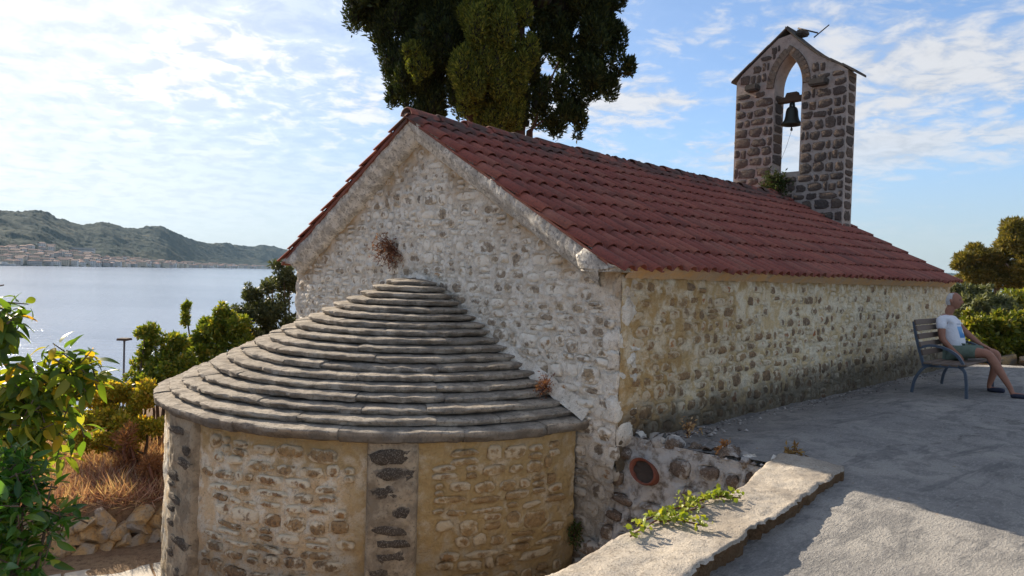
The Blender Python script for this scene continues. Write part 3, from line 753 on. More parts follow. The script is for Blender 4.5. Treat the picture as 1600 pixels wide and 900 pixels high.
# slab roof of the bell gable
for (ta, za, tb, zb, nseg) in ((TAP-.03, ZAP+.03, TL_+.09, ZEL-.035, 3), (TAP+.03, ZAP+.03, TR_-.14, ZER-.10, 6)):
    for k in range(nseg):
        f0, f1 = k/nseg, (k+1)/nseg*1.0; sagf = lambda f: -.11*math.sin(math.pi*min(1, f*1.06))*(1 if tb < ta else 0)
        p0 = (ta+(tb-ta)*f0, za+(zb-za)*f0+sagf(f0)+.012); p1 = (ta+(tb-ta)*(f1+.03), za+(zb-za)*(f1+.03)+sagf(f1))
        bm = bmesh.new(); pts = [(TS0-.04, *p0), (TS1+.04, *p0), (TS1+.04, *p1), (TS0-.04, *p1)]; slab(bm, pts, -.055)
        bmesh.ops.recalc_face_normals(bm, faces=bm.faces[:]); bmesh.ops.bevel(bm, geom=bm.edges[:], offset=.012, segments=1, affect='EDGES')
        link('cap_slab', bm_mesh('cap_slab', bm, mSlab), tower)
bm = bmesh.new(); add_box(bm, ((TS0+TS1)/2, TAP-.25, ZAP-.06), (.3, .20, .12)); bmesh.ops.bevel(bm, geom=bm.edges[:], offset=.03, segments=2, affect='EDGES')
link('cap_slab', bm_mesh('cap_slab', bm, mSlab), tower)

g = new_mat('dark iron'); n2 = g.noise(g.pos, 40, 4, .6)
mIron = finish(g, g.mix(n2, (.035, .03, .028), (.06, .042, .03)), .6, n2, .3, .004, metal=.6)
g = new_mat('old bronze'); n2 = g.noise(g.pos, 20, 4, .6)
mBronze = finish(g, g.mix(n2, (.05, .045, .035), (.035, .045, .038)), .5, n2, .3, .005, metal=.7)
g = new_mat('old timber'); n2 = g.noise(g.vscale(g.pos, (4, 4, 30)), 3, 4, .6)
mTim = finish(g, g.mix(n2, (.10, .065, .04), (.05, .036, .025)), .85, n2, .5, .01)

TMID = (OL+OR_)/2 + .0
bell = empty('bell', Wp((TS0+TS1)/2, TMID, 5.0), TH, label='dark bronze bell hanging in the pointed arch of the stone bell gable', cat='bell')
def rel(o_name, me, p, **k): return link(o_name, me, bell, Matrix.Translation(p), **k)
bo = lathe('bell_body', [(.0, .40), (.05, .40), (.085, .385), (.115, .35), (.13, .29), (.138, .2), (.155, .12), (.185, .06), (.225, .0), (.21, -.012), (.18, .02), (.13, .1), (.10, .3), (0, .35)], mBronze, 28)
rel('bell_body', bo, (0, 0, -.02)); 
rel('crown', tubes_mesh('crown', [([(0, -.05, .37), (0, -.045, .45), (0, .045, .45), (0, .05, .37)], [.02]*4), ([(-.05, 0, .37), (-.04, 0, .46), (.04, 0, .46), (.05, 0, .37)], [.02]*4)], mBronze), (0, 0, 0))
rel('clapper', tubes_mesh('clapper', [([(0, 0, .3), (.01, 0, .0), (.012, 0, -.13)], [.012, .014, .018]), ([(.012, 0, -.10), (.012, 0, -.15)], [.028, .024])], mIron), (0, 0, 0))
bm = bmesh.new(); add_box(bm, (0, 0, .54), (.16, OL-OR_-.0, .12)); add_box(bm, (0, 0, .645), (.15, .30, .10), taper=.8); bmesh.ops.bevel(bm, geom=bm.edges[:], offset=.012, segments=1, affect='EDGES')
rel('yoke', bm_mesh('yoke', bm, mTim), (0, 0, 0))
rel('bell_rope', tubes_mesh('bell_rope', [([(.012, 0, -.15), (.0, .10, -.5), (-.03, .22, -.85), (-.04, .24, -1.10)], [.0035]*4)], mIron, 5), (0, 0, 0))
cr = empty('iron_cross', Wp((TS0+TS1)/2-.1, 2.95, 6.98), TH, label='thin bent iron cross leaning over the top slabs of the bell gable', cat='cross')
link('cross_bar', tubes_mesh('cross_bar', [([(0, .06, .08), (0, -.38, -.12)], [.018, .016]), ], mIron, 6), cr)
link('cross_bar', tubes_mesh('cross_bar', [([(0, -.30, -.20), (0, -.62, .0)], [.014, .012]), ], mIron, 6), cr)
# ------------------------------------------------------------------ ground, terrace, low wall, path
def sst_(x, a, b): 
    k = np.clip((x-a)/(b-a), 0, 1); return k*k*(3-2*k)
WL0 = np.array([-5.5, 8.55]); WLD = np.array([.834, .551]); WLN = np.array([-.551, .834])
def ground_z(x, y):
    dx, dy = x-C0[0], y-C0[1]; s = dx*UX + dy*UY; t = -dx*UY + dy*UX
    d = (x-WL0[0])*WLN[0] + (y-WL0[1])*WLN[1]
    low = -2.2 + sst_(d, .12, .45)*.50 + .02*np.clip(d, 0, 7) - .30*np.clip(d-6.5, 0, 60)
    up = np.maximum(sst_(-t, 2.0, 2.6)*sst_(s, -30, -20), sst_(s, 10.5, 11.6)*(1-sst_(t, 3, 8)))
    hi = -.14 - .10*np.clip(np.hypot(x, y)-55, 0, 400)
    z = low*(1-up) + hi*up
    P = np.stack([x, y, 0*x], -1)
    return np.maximum(z, -14) + fbm(P, .5, 3, .5, 3)*.05 + fbm(P, 2.5, 2, .5, 5)*.02
def warp(a, b, n, mid, k=2.2):
    q = np.linspace(-1, 1, n); w = np.sign(q)*np.abs(q)**k
    return np.where(w < 0, mid + (mid-a)*w, mid + (b-mid)*w)
X, Y = np.meshgrid(warp(-170, 190, 260, -3), warp(-60, 200, 260, 9), indexing='ij')
V = np.stack([X, Y, ground_z(X, Y)], -1).reshape(-1, 3)
g = new_mat('dry earth'); n1 = g.noise(g.pos, 1.2, 5, .6); n2 = g.noise(g.pos, 14, 6, .7); n3 = g.noise(g.pos, 70, 3, .6)
c = g.mix(g.map(n1, .35, .65), (.22, .14, .09), (.30, .21, .13)); c = g.mix(g.map(n2, .45, .7), c, (.12, .075, .05)); c = g.mix(g.math('MULTIPLY', g.map(n3, .52, .7), .5), c, (.38, .30, .2))
mEarth = finish(g, c, .95, g.math('ADD', n2, n3), .8, .03, spec=.1)
link('ground', mesh_np('ground', V, grid_faces(260, 260), mEarth), kind='structure')

g = new_mat('worn concrete'); L = church_axes(g); n0 = g.noise(L, .8, 5, .6, .4); n1 = g.noise(L, 4.5, 6, .65, .3); n2 = g.noise(g.vscale(L, (1.0, 2.6, 1)), 16, 6, .7); n3 = g.noise(L, 85, 4, .65)
c = g.mix(g.map(n0, .40, .60), (.37, .348, .315), (.275, .262, .245)); c = g.mix(g.math('MULTIPLY', g.map(n1, .48, .60), .6), c, (.185, .18, .172))
c = g.mix(g.math('MULTIPLY', g.map(n2, .51, .60), .5), c, (.42, .40, .365)); c = g.mix(g.math('MULTIPLY', g.map(n3, .53, .62), .45), c, (.14, .133, .125))
vor = g.n('ShaderNodeTexVoronoi', {'Vector': L, 'Scale': 3.3, 'Randomness': 1.0}, feature='F1').outputs['Distance']
c = g.mix(g.map(vor, .035, .015), c, (.05, .045, .04))
wv = g.n('ShaderNodeVectorMath', {0: L, 1: g.n('ShaderNodeVectorMath', {0: g.n('ShaderNodeTexNoise', {'Vector': L, 'Scale': 2.2, 'Detail': 5.0}).outputs[1], 1: (.7, .7, .7)}, operation='MULTIPLY').outputs[0]}, operation='ADD').outputs[0]
crk = g.n('ShaderNodeTexVoronoi', {'Vector': wv, 'Scale': .42}, feature='DISTANCE_TO_EDGE').outputs['Distance']
c = g.mix(g.math('MULTIPLY', g.map(crk, .007, .002), g.map(n0, .46, .58, 0.0, .55)), c, (.09, .085, .075))
c = g.mix(g.math('MULTIPLY', g.map(g.noise(g.vscale(L, (.35, 1.4, 1)), 1.6, 6, .7, .8), .53, .62), .5), c, (.12, .12, .122))
mConc = finish(g, c, .92, g.math('ADD', g.math('MULTIPLY', n2, 1.0), g.math('MULTIPLY', n3, .8)), 1.0, .022, spec=.15)
def kerb_t(s): return -2.03 + .115*s
ns, nt = 430, 300
S, T = np.meshgrid(np.linspace(-9.5, 11.35, ns), np.linspace(-15, .06, nt), indexing='ij')
lim = np.where(S > .20, .06, kerb_t(S) + .12)
inside = T <= lim + 1e-6
P3 = np.stack([S, T, 0*S], -1)
Z = -.10*sst_(T, -1.3, 0.0) - .05*sst_(-S, .3, 2.6) + fbm(P3, .55, 3, .5, 41)*.018 + fbm(P3, 3.2, 3, .55, 44)*.007 + fbm(P3*np.array([1, 2.2, 1]), 9, 2, .5, 46)*.004
ok = inside[:-1, :-1] & inside[1:, :-1] & inside[1:, 1:] & inside[:-1, 1:]
Wd = np.array(CH)
V = np.stack([S, T, Z], -1).reshape(-1, 3) @ Wd[:3, :3].T + Wd[:3, 3]
link('terrace', mesh_np('terrace', V, grid_faces(ns, nt, ok), mConc), kind='structure')

# low wall with a broad concrete cap between the terrace and the sunken apse
low_wall = empty('low_wall', Wp(-1.2, -1.95, 0), TH, label='low concrete topped wall along the sunken yard with a broken brown edge', cat='wall')
LWM = Matrix.Translation((-(-1.2), 1.95, 0))
def loc_lw(V): return np.asarray(V) - np.array([-1.2, -1.95, 0])
lefts = [(.26, -1.46), (.10, -1.50), (-.28, -1.58), (-.75, -1.70), (-1.05, -1.775), (-1.6, -1.76), (-2.2, -1.76), (-2.85, -1.85), (-4, -2.0), (-7, -2.45)]
ls = np.array([p[0] for p in lefts])[::-1]; ltv = np.array([p[1] for p in lefts])[::-1]
n = 420; ss = np.linspace(-7, .26, n); ltt = np.interp(ss, ls, ltv) + fbm(np.stack([ss, 0*ss, 0*ss], -1), 7, 4, .6, 6)*.009
rtt = kerb_t(ss) + fbm(np.stack([ss, 0*ss+5, 0*ss], -1), 9, 4, .7, 9)*.007
V = []; nacross = 26
for i in range(n):
    row = [(ss[i], ltt[i] + .05, -2.3), (ss[i], ltt[i]+.02, -.5), (ss[i], ltt[i]-.0, .03)]
    for k in range(nacross): f = k/(nacross-1); row.append((ss[i], ltt[i] + (rtt[i]-ltt[i])*f, .10))
    row += [(ss[i], rtt[i]+.012, .05), (ss[i], rtt[i]+.03, -.03), (ss[i], rtt[i]+.05, -.25)]
    V.append(row)
V = np.array(V); P3 = V*np.array([1, 1, 2]); nz = fbm(P3, 5, 4, .55, 61)*.012 + fbm(P3, 22, 2, .6, 66)*.005
Qs = np.stack([ss, 0*ss, 0*ss], -1); chip = np.clip(fbm(Qs, 3.1, 3, .75, 15)-.40, 0, 1)*.05 + np.clip(fbm(Qs, 23, 2, .7, 19)-.45, 0, 1)*.04
V[:, -4:, 1] += chip[:, None]
V[:, 3:-3, 2] += nz[:, 3:-3] + .0; V[:, -3:, 1] += nz[:, -3:]*2.2; V[:, 3, 2] -= .018; V[:, -4, 2] -= .014
end = V[-1:].copy(); end[..., 2] = np.minimum(end[..., 2], .02); end[..., 0] += .02
edge = V.shape[1]
V = np.concatenate([V, end]); ncr = V.shape[1]; F4 = grid_faces(n+1, ncr)
g = new_mat('cap concrete'); L = church_axes(g); n0 = g.noise(L, 1.6, 5, .6, .4); n2 = g.noise(L, 18, 6, .7); n3 = g.noise(L, 95, 4, .65)
c = g.mix(g.map(n0, .40, .60), (.47, .415, .34), (.335, .29, .235)); c = g.mix(g.math('MULTIPLY', g.map(n2, .51, .61), .5), c, (.27, .23, .18)); c = g.mix(g.math('MULTIPLY', g.map(n3, .53, .61), .55), c, (.15, .125, .10))
c = g.mix(g.math('MULTIPLY', g.map(g.noise(L, 7, 5, .7), .62, .70), .7), c, (.13, .11, .09))
mCap = finish(g, c, .93, g.math('ADD', n2, g.math('MULTIPLY', n3, .8)), .9, .012, spec=.15)
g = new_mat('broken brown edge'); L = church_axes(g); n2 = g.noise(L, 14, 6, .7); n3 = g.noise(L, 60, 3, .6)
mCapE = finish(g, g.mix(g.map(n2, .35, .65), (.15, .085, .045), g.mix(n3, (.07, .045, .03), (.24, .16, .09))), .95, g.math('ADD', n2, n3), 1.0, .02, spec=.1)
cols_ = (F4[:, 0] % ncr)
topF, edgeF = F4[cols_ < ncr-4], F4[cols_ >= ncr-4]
Vl = loc_lw(V.reshape(-1, 3))
link('concrete_cap', mesh_np('concrete_cap', Vl, topF[:, ::-1], mCap), low_wall)
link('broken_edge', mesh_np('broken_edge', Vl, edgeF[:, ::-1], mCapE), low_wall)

# rubble retaining wall under the terrace edge
retain = empty('retaining_wall', Wp(.2, -.75, -2.2), TH, label='rough rubble retaining wall under the terrace edge beside the church corner', cat='wall')
mRet = stone_mat('retaining mortar', [(0, (.20, .165, .13)), (1, (.20, .165, .13))], (.50, .47, .43), (.44, .62), bstr=.9)
mRetS = stone_mat('retaining stone', [(0, (.15, .10, .07)), (.3, (.22, .16, .115)), (.6, (.12, .09, .075)), (.85, (.27, .19, .12)), (1, (.18, .15, .13))], (.46, .43, .39), (.56, .66))
rst = rubble_layout(rng, -1.55, 0.0, -2.1, -.05, .12, .22, .15, .34, lambda c: c[1]+c[3]/2 < -.05 and not (abs(c[0]+.30) < .2 + c[2]/2 and abs(c[1]+.26) < .15 + c[3]/2), .05)
def ret_place(A, Z, H): return np.stack([.0 - H + .30*Z + .03*(Z > -.02), A + .75, Z + 2.2], -1)
rsheet = wall_sheet('rubble_face', 90, 110, lambda U: -1.62 + U*1.70, lambda A, v: -2.25 + v*2.22, ret_place, rst, mRet, .03, .035, .028, 71, retain)
svar6 = [stone_mesh('retaining stone', mRetS, rng, 12, .5, .25) for _ in range(8)]
for a, z, w, h, r in rst:
    link('stone', rng.choice(svar6), rsheet, Matrix.Translation((.02 + .30*z, a+.75, z+2.2)) @ Matrix.Rotation(-math.pi/2, 4, 'Z') @ Matrix.Rotation(r, 4, 'Y') @ Matrix.Diagonal((w, .065, h, 1)))
# stones and mortar lumps of the broken crest
for i in range(34):
    t = rng.uniform(-1.5, .12); sz = rng.uniform(.05, .13)
    link('crest_stone', rng.choice(svar6 if rng.random() < .6 else svar), retain, Matrix.Translation((.07 + rng.uniform(-.07, .16), t+.75, 2.13 + rng.uniform(-.03, .05))) @ Euler((rng.uniform(-1, .4), rng.uniform(-.5, .5), rng.uniform(0, 6)), 'XYZ').to_matrix().to_4x4() @ Matrix.Diagonal((sz*1.5, sz*.7, sz, 1)))

g = new_mat('terracotta'); n2 = g.noise(g.pos, 30, 5, .6)
mTerra = finish(g, g.mix(n2, (.22, .07, .04), (.13, .05, .035)), .8, n2, .4, .006)
pot = empty('terracotta_pipe', Wp(.13, -.30, -.27), TH, label='broken terracotta pipe mouth set in the rubble retaining wall', cat='pipe')
pm = lathe('pipe', [(.150, 0), (.158, .02), (.145, .05), (.130, .28), (.112, .28), (.126, .05), (.132, .01), (.150, 0)], mTerra, 24)
link('pipe', pm, pot, Matrix.Translation((-.13, 0, 0)) @ Matrix.Rotation(math.radians(110), 4, 'Y') @ Matrix.Rotation(.4, 4, 'Z') @ Matrix.Diagonal((.68, 1, 1, 1)))

PM = Matrix.Translation((-.13, 0, 0)) @ Matrix.Rotation(math.radians(110), 4, 'Y') @ Matrix.Rotation(.4, 4, 'Z') @ Matrix.Diagonal((.68, 1, 1, 1))
sv = [(0, 0, 0.045)] + [(.138*math.cos(k*math.pi/10), .138*math.sin(k*math.pi/10), .035 + .012*((k*7) % 3)) for k in range(20)]
link('shade_disc', mesh_py('shade_disc', sv, [(0, 1+(k+1) % 20, 1+k) for k in range(20)], simple_mat('pipe soil', (.045, .032, .024))), pot, PM)  # dark disc standing in for the shade inside the pipe mouth
# gravel at the foot of the church wall
V, Fc = [], []
for i in range(520):
    s = rng.uniform(.2, 9)**1.0; t = -abs(rng.gauss(0, .20)) - .03
    if rng.random() < .35: s, t = rng.uniform(.15, 1.6), rng.uniform(-1.45, -.05)
    r = rng.uniform(.006, .022)*(1.4 if s < 1.6 else 1); p = Wp(s, t, -.09 + .07*min(1, -t/1.3) + r*.2); o = len(V)
    for d in ((1, 0, 0), (-1, 0, 0), (0, 1, 0), (0, -1, 0), (0, 0, .7), (0, 0, -.7)): V.append(tuple(p + Vector(d)*r*rng.uniform(.6, 1.2)))
    Fc += [tuple(o+q for q in f) for f in ((0, 2, 4), (2, 1, 4), (1, 3, 4), (3, 0, 4), (2, 0, 5), (1, 2, 5), (3, 1, 5), (0, 3, 5))]
g = new_mat('gravel'); isl = g.n('ShaderNodeNewGeometry').outputs['Random Per Island']
mGrav = finish(g, g.ramp(isl, [(0, (.13, .11, .10)), (.6, (.30, .27, .24)), (1, (.5, .46, .42))]), .9)
link('gravel', mesh_py('gravel', V, Fc, mGrav, False), kind='stuff')

# a little leaf litter on the terrace
V, Fc = [], []
for i in range(170):
    s = rng.uniform(-2.5, 9); t = rng.uniform(-4.5, -.15)
    if s < .3 and t > kerb_t(s) - .06: continue
    p = Wp(s, t, .03 - .10*max(0, 1 - abs(t)/1.3) - (.03 if s < -.3 else 0)); a = rng.uniform(0, 6); l = rng.uniform(.012, .030); d = Vector((math.cos(a), math.sin(a), rng.uniform(-.1, .3))); q = Vector((-d.y, d.x, 0))*.35
    o = len(V); V += [tuple(p), tuple(p + (d*.5+q)*l), tuple(p + d*l), tuple(p + (d*.5-q)*l)]; Fc.append((o, o+1, o+2, o+3))
g = new_mat('dead leaf'); isl = g.n('ShaderNodeNewGeometry').outputs['Random Per Island']
link('leaf_litter', mesh_py('leaf_litter', V, Fc, finish(g, g.ramp(isl, [(0, (.12, .07, .04)), (1, (.34, .22, .10))]), .9), False), kind='stuff')

# pale paved path by the apse
g = new_mat('path paving'); n1 = g.noise(g.pos, 1.5, 4, .6); n2 = g.noise(g.pos, 20, 5, .65)
c = g.mix(g.map(n1, .35, .65), (.50, .46, .39), (.42, .38, .32)); c = g.mix(g.math('MULTIPLY', g.map(n2, .5, .7), .4), c, (.28, .25, .21))
mPath = finish(g, c, .9, n2, .5, .01)
path = empty('path', (-4.6, 8.2, -2.2), math.atan2(WLD[1], WLD[0]), kind='structure')
for i in range(9):
    for j in range(2):
        bm = bmesh.new(); add_box(bm, (0, 0, 0), (.88, .78, .10)); bmesh.ops.bevel(bm, geom=bm.edges[:], offset=.012, segments=2, affect='EDGES')
        for v in bm.verts: v.co.z += .006*rng.uniform(-1, 1)*(v.co.z > 0)
        link('paving_slab', bm_mesh('paving_slab', bm, mPath), path, Matrix.Translation((-3.6 + i*.9, -.12 - j*.8 + rng.uniform(-.01, .01), .0 + rng.uniform(-.006, .006))) @ Matrix.Rotation(rng.uniform(-.01, .01), 4, 'Z'))

# dry stone edging wall of the bank
dsw = empty('dry_stone_wall', (WL0[0], WL0[1], -2.2), math.atan2(WLD[1], WLD[0]), label='low dry stone wall of pale weathered rocks below the dry grass bank', cat='wall')
g = new_mat('weathered rock'); rnd = g.n('ShaderNodeObjectInfo').outputs['Random']; n1 = g.noise(g.pos, 6, 5, .6); n2 = g.noise(g.pos, 30, 5, .7)
c = g.mix(rnd, (.42, .34, .24), (.34, .30, .26)); c = g.mix(g.map(n1, .4, .62), c, (.50, .33, .16)); c = g.mix(g.math('MULTIPLY', g.map(n2, .48, .7), .7), c, (.17, .13, .10))
mRock = finish(g, c, .93, n2, 1.0, .03, spec=.1)
rocks = []
for k in range(10):
    bm = bmesh.new(); bmesh.ops.create_icosphere(bm, subdivisions=3, radius=.56); rk = random.Random(k+5); cuts = [(Vector((rk.gauss(0, 1), rk.gauss(0, 1), rk.gauss(0, 1))).normalized(), rk.uniform(.26, .44)) for _ in range(11)]
    for v in bm.verts:
        for nn, dd in cuts:                          # knock flat faces off the boulder
            q = v.co.dot(nn) - dd
            if q > 0: v.co -= nn*q
        v.co *= 1 + fbm(np.array([v.co[:]]), 5, 3, .6, 200+k)[0]*.06
    rm_ = bm_mesh('rock', bm, mRock, True); rm_.set_sharp_from_angle(angle=math.radians(24)); rocks.append(rm_)
a = -3.2
while a < 4.4:
    w = rng.uniform(.14, .26)
    for row, z in enumerate((.06, .21, .34)):
        h = rng.uniform(.17, .24)
        if row == 2 and rng.random() < .2: continue
        link('rock', rng.choice(rocks), dsw, Matrix.Translation((a + w/2 + rng.uniform(-.03, .03), .16 + .05*row + rng.uniform(-.025, .025), z + rng.uniform(-.02, .02))) @ Euler((rng.uniform(-.2, .2), rng.uniform(-.2, .2), rng.uniform(-.4, .4)), 'XYZ').to_matrix().to_4x4() @ Matrix.Diagonal((w*1.75, .38, h*1.22, 1)))
    a += w*.92

# ------------------------------------------------------------------ sea, far hills, town
SEA = -10.5
g = new_mat('sea water'); 
w1 = g.noise(g.vscale(g.pos, (.22, .40, 1)), 1.0, 6, .62, .3); w2 = g.noise(g.vscale(g.pos, (1.4, 2.2, 1)), 1.0, 5, .6)
big = g.noise(g.vscale(g.pos, (.004, .012, 1)), 1.0, 4, .55)
c = g.mix(g.map(big, .35, .65), (.17, .225, .33), (.25, .31, .42))
mSea = finish(g, c, .14, g.math('ADD', w1, g.math('MULTIPLY', w2, .25)), .8, .36, spec=.3)
R = 5200.
V = []; 
rr = [0, 20, 40, 80, 160, 320, 640, 1200, 2400, R]; na = 48
Vs = [(0, 0, SEA)]; Fs = []
for r in rr[1:]:
    for k in range(na): a = 2*math.pi*k/na; Vs.append((r*math.cos(a), r*math.sin(a), SEA))
for k in range(na): Fs.append((0, 1+k, 1+(k+1) % na))
for i in range(len(rr)-2):
    for k in range(na): k2 = (k+1) % na; Fs.append((1+i*na+k, 1+(i+1)*na+k, 1+(i+1)*na+k2, 1+i*na+k2))
link('sea', mesh_py('sea', Vs, Fs, mSea, False), kind='structure')

def px_az_tan(px, py):
    d = at(px, py, 1.0) - Vector((0, 0, EYE)); return math.degrees(math.atan2(d.x, d.y)), d.z/math.hypot(d.x, d.y)
ridge_px = [(-700, 300), (-420, 318), (-200, 305), (-60, 316), (0, 331), (30, 331), (52, 329), (66, 330), (78, 336), (95, 343), (110, 347), (130, 352), (145, 351), (158, 348), (176, 350), (190, 355), (205, 357), (222, 357), (236, 354), (250, 354), (265, 360), (285, 369), (305, 377), (325, 381), (350, 380), (375, 385), (395, 386), (412, 383), (430, 386), (450, 391), (520, 396), (620, 392), (760, 402), (950, 408), (1200, 417), (1500, 428)]
raz, rtn = zip(*[px_az_tan(*p) for p in ridge_px])
SHAZ = [-75, -50, -40, -36, -30, -26, -22, -18, -10, 10, 40]; SHD = [900, 1000, 1160, 1290, 1560, 1800, 2350, 2900, 3300, 3500, 3600]
def shore(az): return np.interp(az, SHAZ, SHD)
def hill_h(az, f):                # f: 0 at the shore, 1 on the ridge, 2 behind it
    D = shore(az); dr = np.interp(az, [-75, -36, -18, 40], [620, 640, 620, 500])
    r = D + f*dr; top = np.interp(az, raz, rtn)*(D+dr) + EYE - SEA
    up = np.where(f < 1, np.clip(f, 0, 1)**1.25*.80 + .20*np.sin(np.clip(f, 0, 1)*math.pi/2)**2, 1-.25*(f-1))
    x, y = r*np.sin(np.radians(az)), r*np.cos(np.radians(az))
    P = np.stack([x, y, 0*x], -1)
    rel = fbm(P, 1/170., 3, .5, 12)*.16*np.sin(np.clip(f, 0, 1)*math.pi)
    h = top*np.clip(up + rel*up**.5, 0, 2)
    return x, y, h, P
az, f = np.meshgrid(np.linspace(-72, 38, 1900), np.concatenate([np.linspace(-.05, 1.0, 90), np.linspace(1.03, 1.6, 14)]), indexing='ij')
x, y, h, P = hill_h(az, f)
wood = sst_(h, 6, 26)
h2 = h + (fbm(P, 1/26., 3, .6, 21)*2.8 + np.abs(fbm(P, 1/9., 2, .6, 25))*2.6)*wood
h2 = np.where(f < 0, -3, h2 + 1.0*sst_(f, 0, .01))
V = np.stack([x, y, SEA + h2], -1).reshape(-1, 3)
g = new_mat('wooded hill'); n1 = g.noise(g.pos, .012, 5, .6); n2 = g.noise(g.pos, .07, 5, .65)
c = g.mix(g.map(n2, .38, .66), (.010, .022, .020), (.028, .045, .032)); c = g.mix(g.math('MULTIPLY', g.map(n1, .52, .68), .6), c, (.11, .10, .06))
mHill = finish(g, c, .95, n2, .6, 4.0, spec=.03)
link('hills', mesh_np('hills', V, grid_faces(*az.shape)[:, ::-1], mHill), kind='structure')

mHW = [simple_mat('far wall white', (.55, .53, .49), scale=.3), simple_mat('far wall cream', (.50, .43, .32), scale=.3), simple_mat('far wall grey', (.36, .34, .32), scale=.3)]
mHR = [simple_mat('far roof red', (.25, .12, .09), scale=.4), simple_mat('far roof brown', (.20, .12, .10), scale=.4)]
mHWin = simple_mat('far window', (.06, .065, .08), .3, scale=.5)
def house_mesh(w, d, hh, rh, mw, mr, hip):
    V = [(-w/2, -d/2, -4), (w/2, -d/2, -4), (w/2, d/2, -4), (-w/2, d/2, -4), (-w/2, -d/2, hh), (w/2, -d/2, hh), (w/2, d/2, hh), (-w/2, d/2, hh)]
    Fc = [(0, 1, 5, 4), (1, 2, 6, 5), (2, 3, 7, 6), (3, 0, 4, 7)]; mi = [0]*4; o = .5
    k = w/2 - (d/2 if hip else -o) ; k = max(k, .5) if hip else w/2+o
    V += [(-w/2-o, -d/2-o, hh), (w/2+o, -d/2-o, hh), (w/2+o, d/2+o, hh), (-w/2-o, d/2+o, hh), (-k, 0, hh+rh), (k, 0, hh+rh)]
    Fc += [(8, 9, 13, 12), (10, 11, 12, 13), (9, 10, 13), (11, 8, 12), (11, 10, 9, 8)]; mi += [1]*5
    for fl in range(int(hh//2.9)):
        for q in range(max(2, int(w//2.8))):
            cx = -w/2 + (q+.5)*w/max(2, int(w//2.8)); cz = 1.7 + fl*2.9; o2 = len(V)
            for yy in (-d/2-.05,):
                V += [(cx-.5, yy, cz-.7), (cx+.5, yy, cz-.7), (cx+.5, yy, cz+.7), (cx-.5, yy, cz+.7)]; Fc.append((o2, o2+1, o2+2, o2+3)); mi.append(2)
    me = mesh_py('house', V, Fc, [mw, mr, mHWin], False); me.polygons.foreach_set('material_index', mi); return me
r3 = random.Random(11); hv = []
for k in range(9): hv.append(house_mesh(r3.uniform(9, 15), r3.uniform(8, 11), r3.choice([5.8, 6, 8.8]), r3.uniform(1.6, 2.4), mHW[k % 3], mHR[k % 2], k % 2 == 0))
placed = []; tries = 0
while len(placed) < 235 and tries < 9000:
    tries += 1; px = r3.uniform(-70, 470); azz, _ = px_az_tan(px, 400)
    depthf = np.interp(px, [-70, 130, 220, 330, 470], [.30, .25, .14, .085, .06]); ff = depthf*r3.random()**1.4 + .012
    xx, yy, hh, _ = hill_h(np.array([azz]), np.array([ff])); p = (float(xx[0]), float(yy[0]))
    if any((p[0]-q[0])**2 + (p[1]-q[1])**2 < 15**2 for q in placed): continue
    placed.append(p)
    link('house', r3.choice(hv), None, Matrix.Translation((p[0], p[1], SEA + float(hh[0]) + 1.5)) @ Matrix.Rotation(math.radians(-azz) + r3.uniform(-.5, .5), 4, 'Z'),
         label='small pale house with a reddish roof in the far town across the bay', cat='house', group='houses of the far town along the shore')
# the long white building above the town and the small church tower
azz, _ = px_az_tan(124, 386); xx, yy, hh, _ = hill_h(np.array([azz]), np.array([.40]))
lb = empty('long_building', (float(xx[0]), float(yy[0]), SEA + float(hh[0]) - 1), math.radians(-azz), label='long low white building on the hillside above the far town', cat='building')
bm = bmesh.new(); add_box(bm, (0, 0, 4), (58, 14, 10)); link('wall', bm_mesh('wall', bm, mHW[0]), lb)
bm = bmesh.new(); add_box(bm, (0, 0, 9.6), (60, 16, 1.0)); link('roof', bm_mesh('roof', bm, mHW[2]), lb)
bm = bmesh.new(); add_box(bm, (0, -7.05, 5.6), (52, .2, 2.0)); link('window', bm_mesh('window', bm, mHWin), lb)
azz, _ = px_az_tan(195, 398); xx, yy, hh, _ = hill_h(np.array([azz]), np.array([.09]))
ct = empty('church_tower', (float(xx[0]), float(yy[0]), SEA + float(hh[0])), math.radians(-azz), label='white square tower rising above the roofs of the far town', cat='tower')
bm = bmesh.new(); add_box(bm, (0, 0, 8), (7, 7, 18)); link('shaft', bm_mesh('shaft', bm, mHW[0]), ct)
bm = bmesh.new(); add_box(bm, (0, 0, 18.4), (7.6, 7.6, 3.0), taper=.1); link('roof', bm_mesh('roof', bm, mHR[1]), ct)
def boat(px, size, label, sail):
    azz, _ = px_az_tan(px, 415); D = float(shore(azz)) - 40
    b = empty('boat', (D*math.sin(math.radians(azz)), D*math.cos(math.radians(azz)), SEA), math.radians(-azz)+.2, label=label, cat='boat')
    n = 13; V = []
    for i in range(n):
        f = i/(n-1); w = .17*size*math.sin(math.pi*min(.5, (1-f)*1.6*.5 + .02))*(1 if f < .9 else .9); x = (f-.5)*size; sh = .1*size + .04*size*f*f
        V += [(x, -w, sh), (x, -w*.6, 0), (x, 0, -.03*size), (x, w*.6, 0), (x, w, sh)]
    F5 = [tuple(int(q) for q in f) for f in grid_faces(n, 5)] + [(0, 1, 2, 3, 4)]
    F5 += [(i*5, i*5+4, i*5+9, i*5+5) for i in range(n-1)]
    link('hull', mesh_py('hull', V, F5, mHW[0], False), b)
    bm = bmesh.new(); add_box(bm, (-.05*size, 0, .17*size), (.35*size, .16*size, .12*size), taper=.8); link('cabin', bm_mesh('cabin', bm, mHW[0]), b)
    if sail: link('mast', tubes_mesh('mast', [([(0, 0, .1*size), (0, 0, 1.15*size)], [.15, .1])], mHW[2], 5), b)
boat(8, 26, 'dark grey moored boat at the left end of the far waterfront', False)
boat(330, 22, 'white motor boat off the middle of the far waterfront', False)
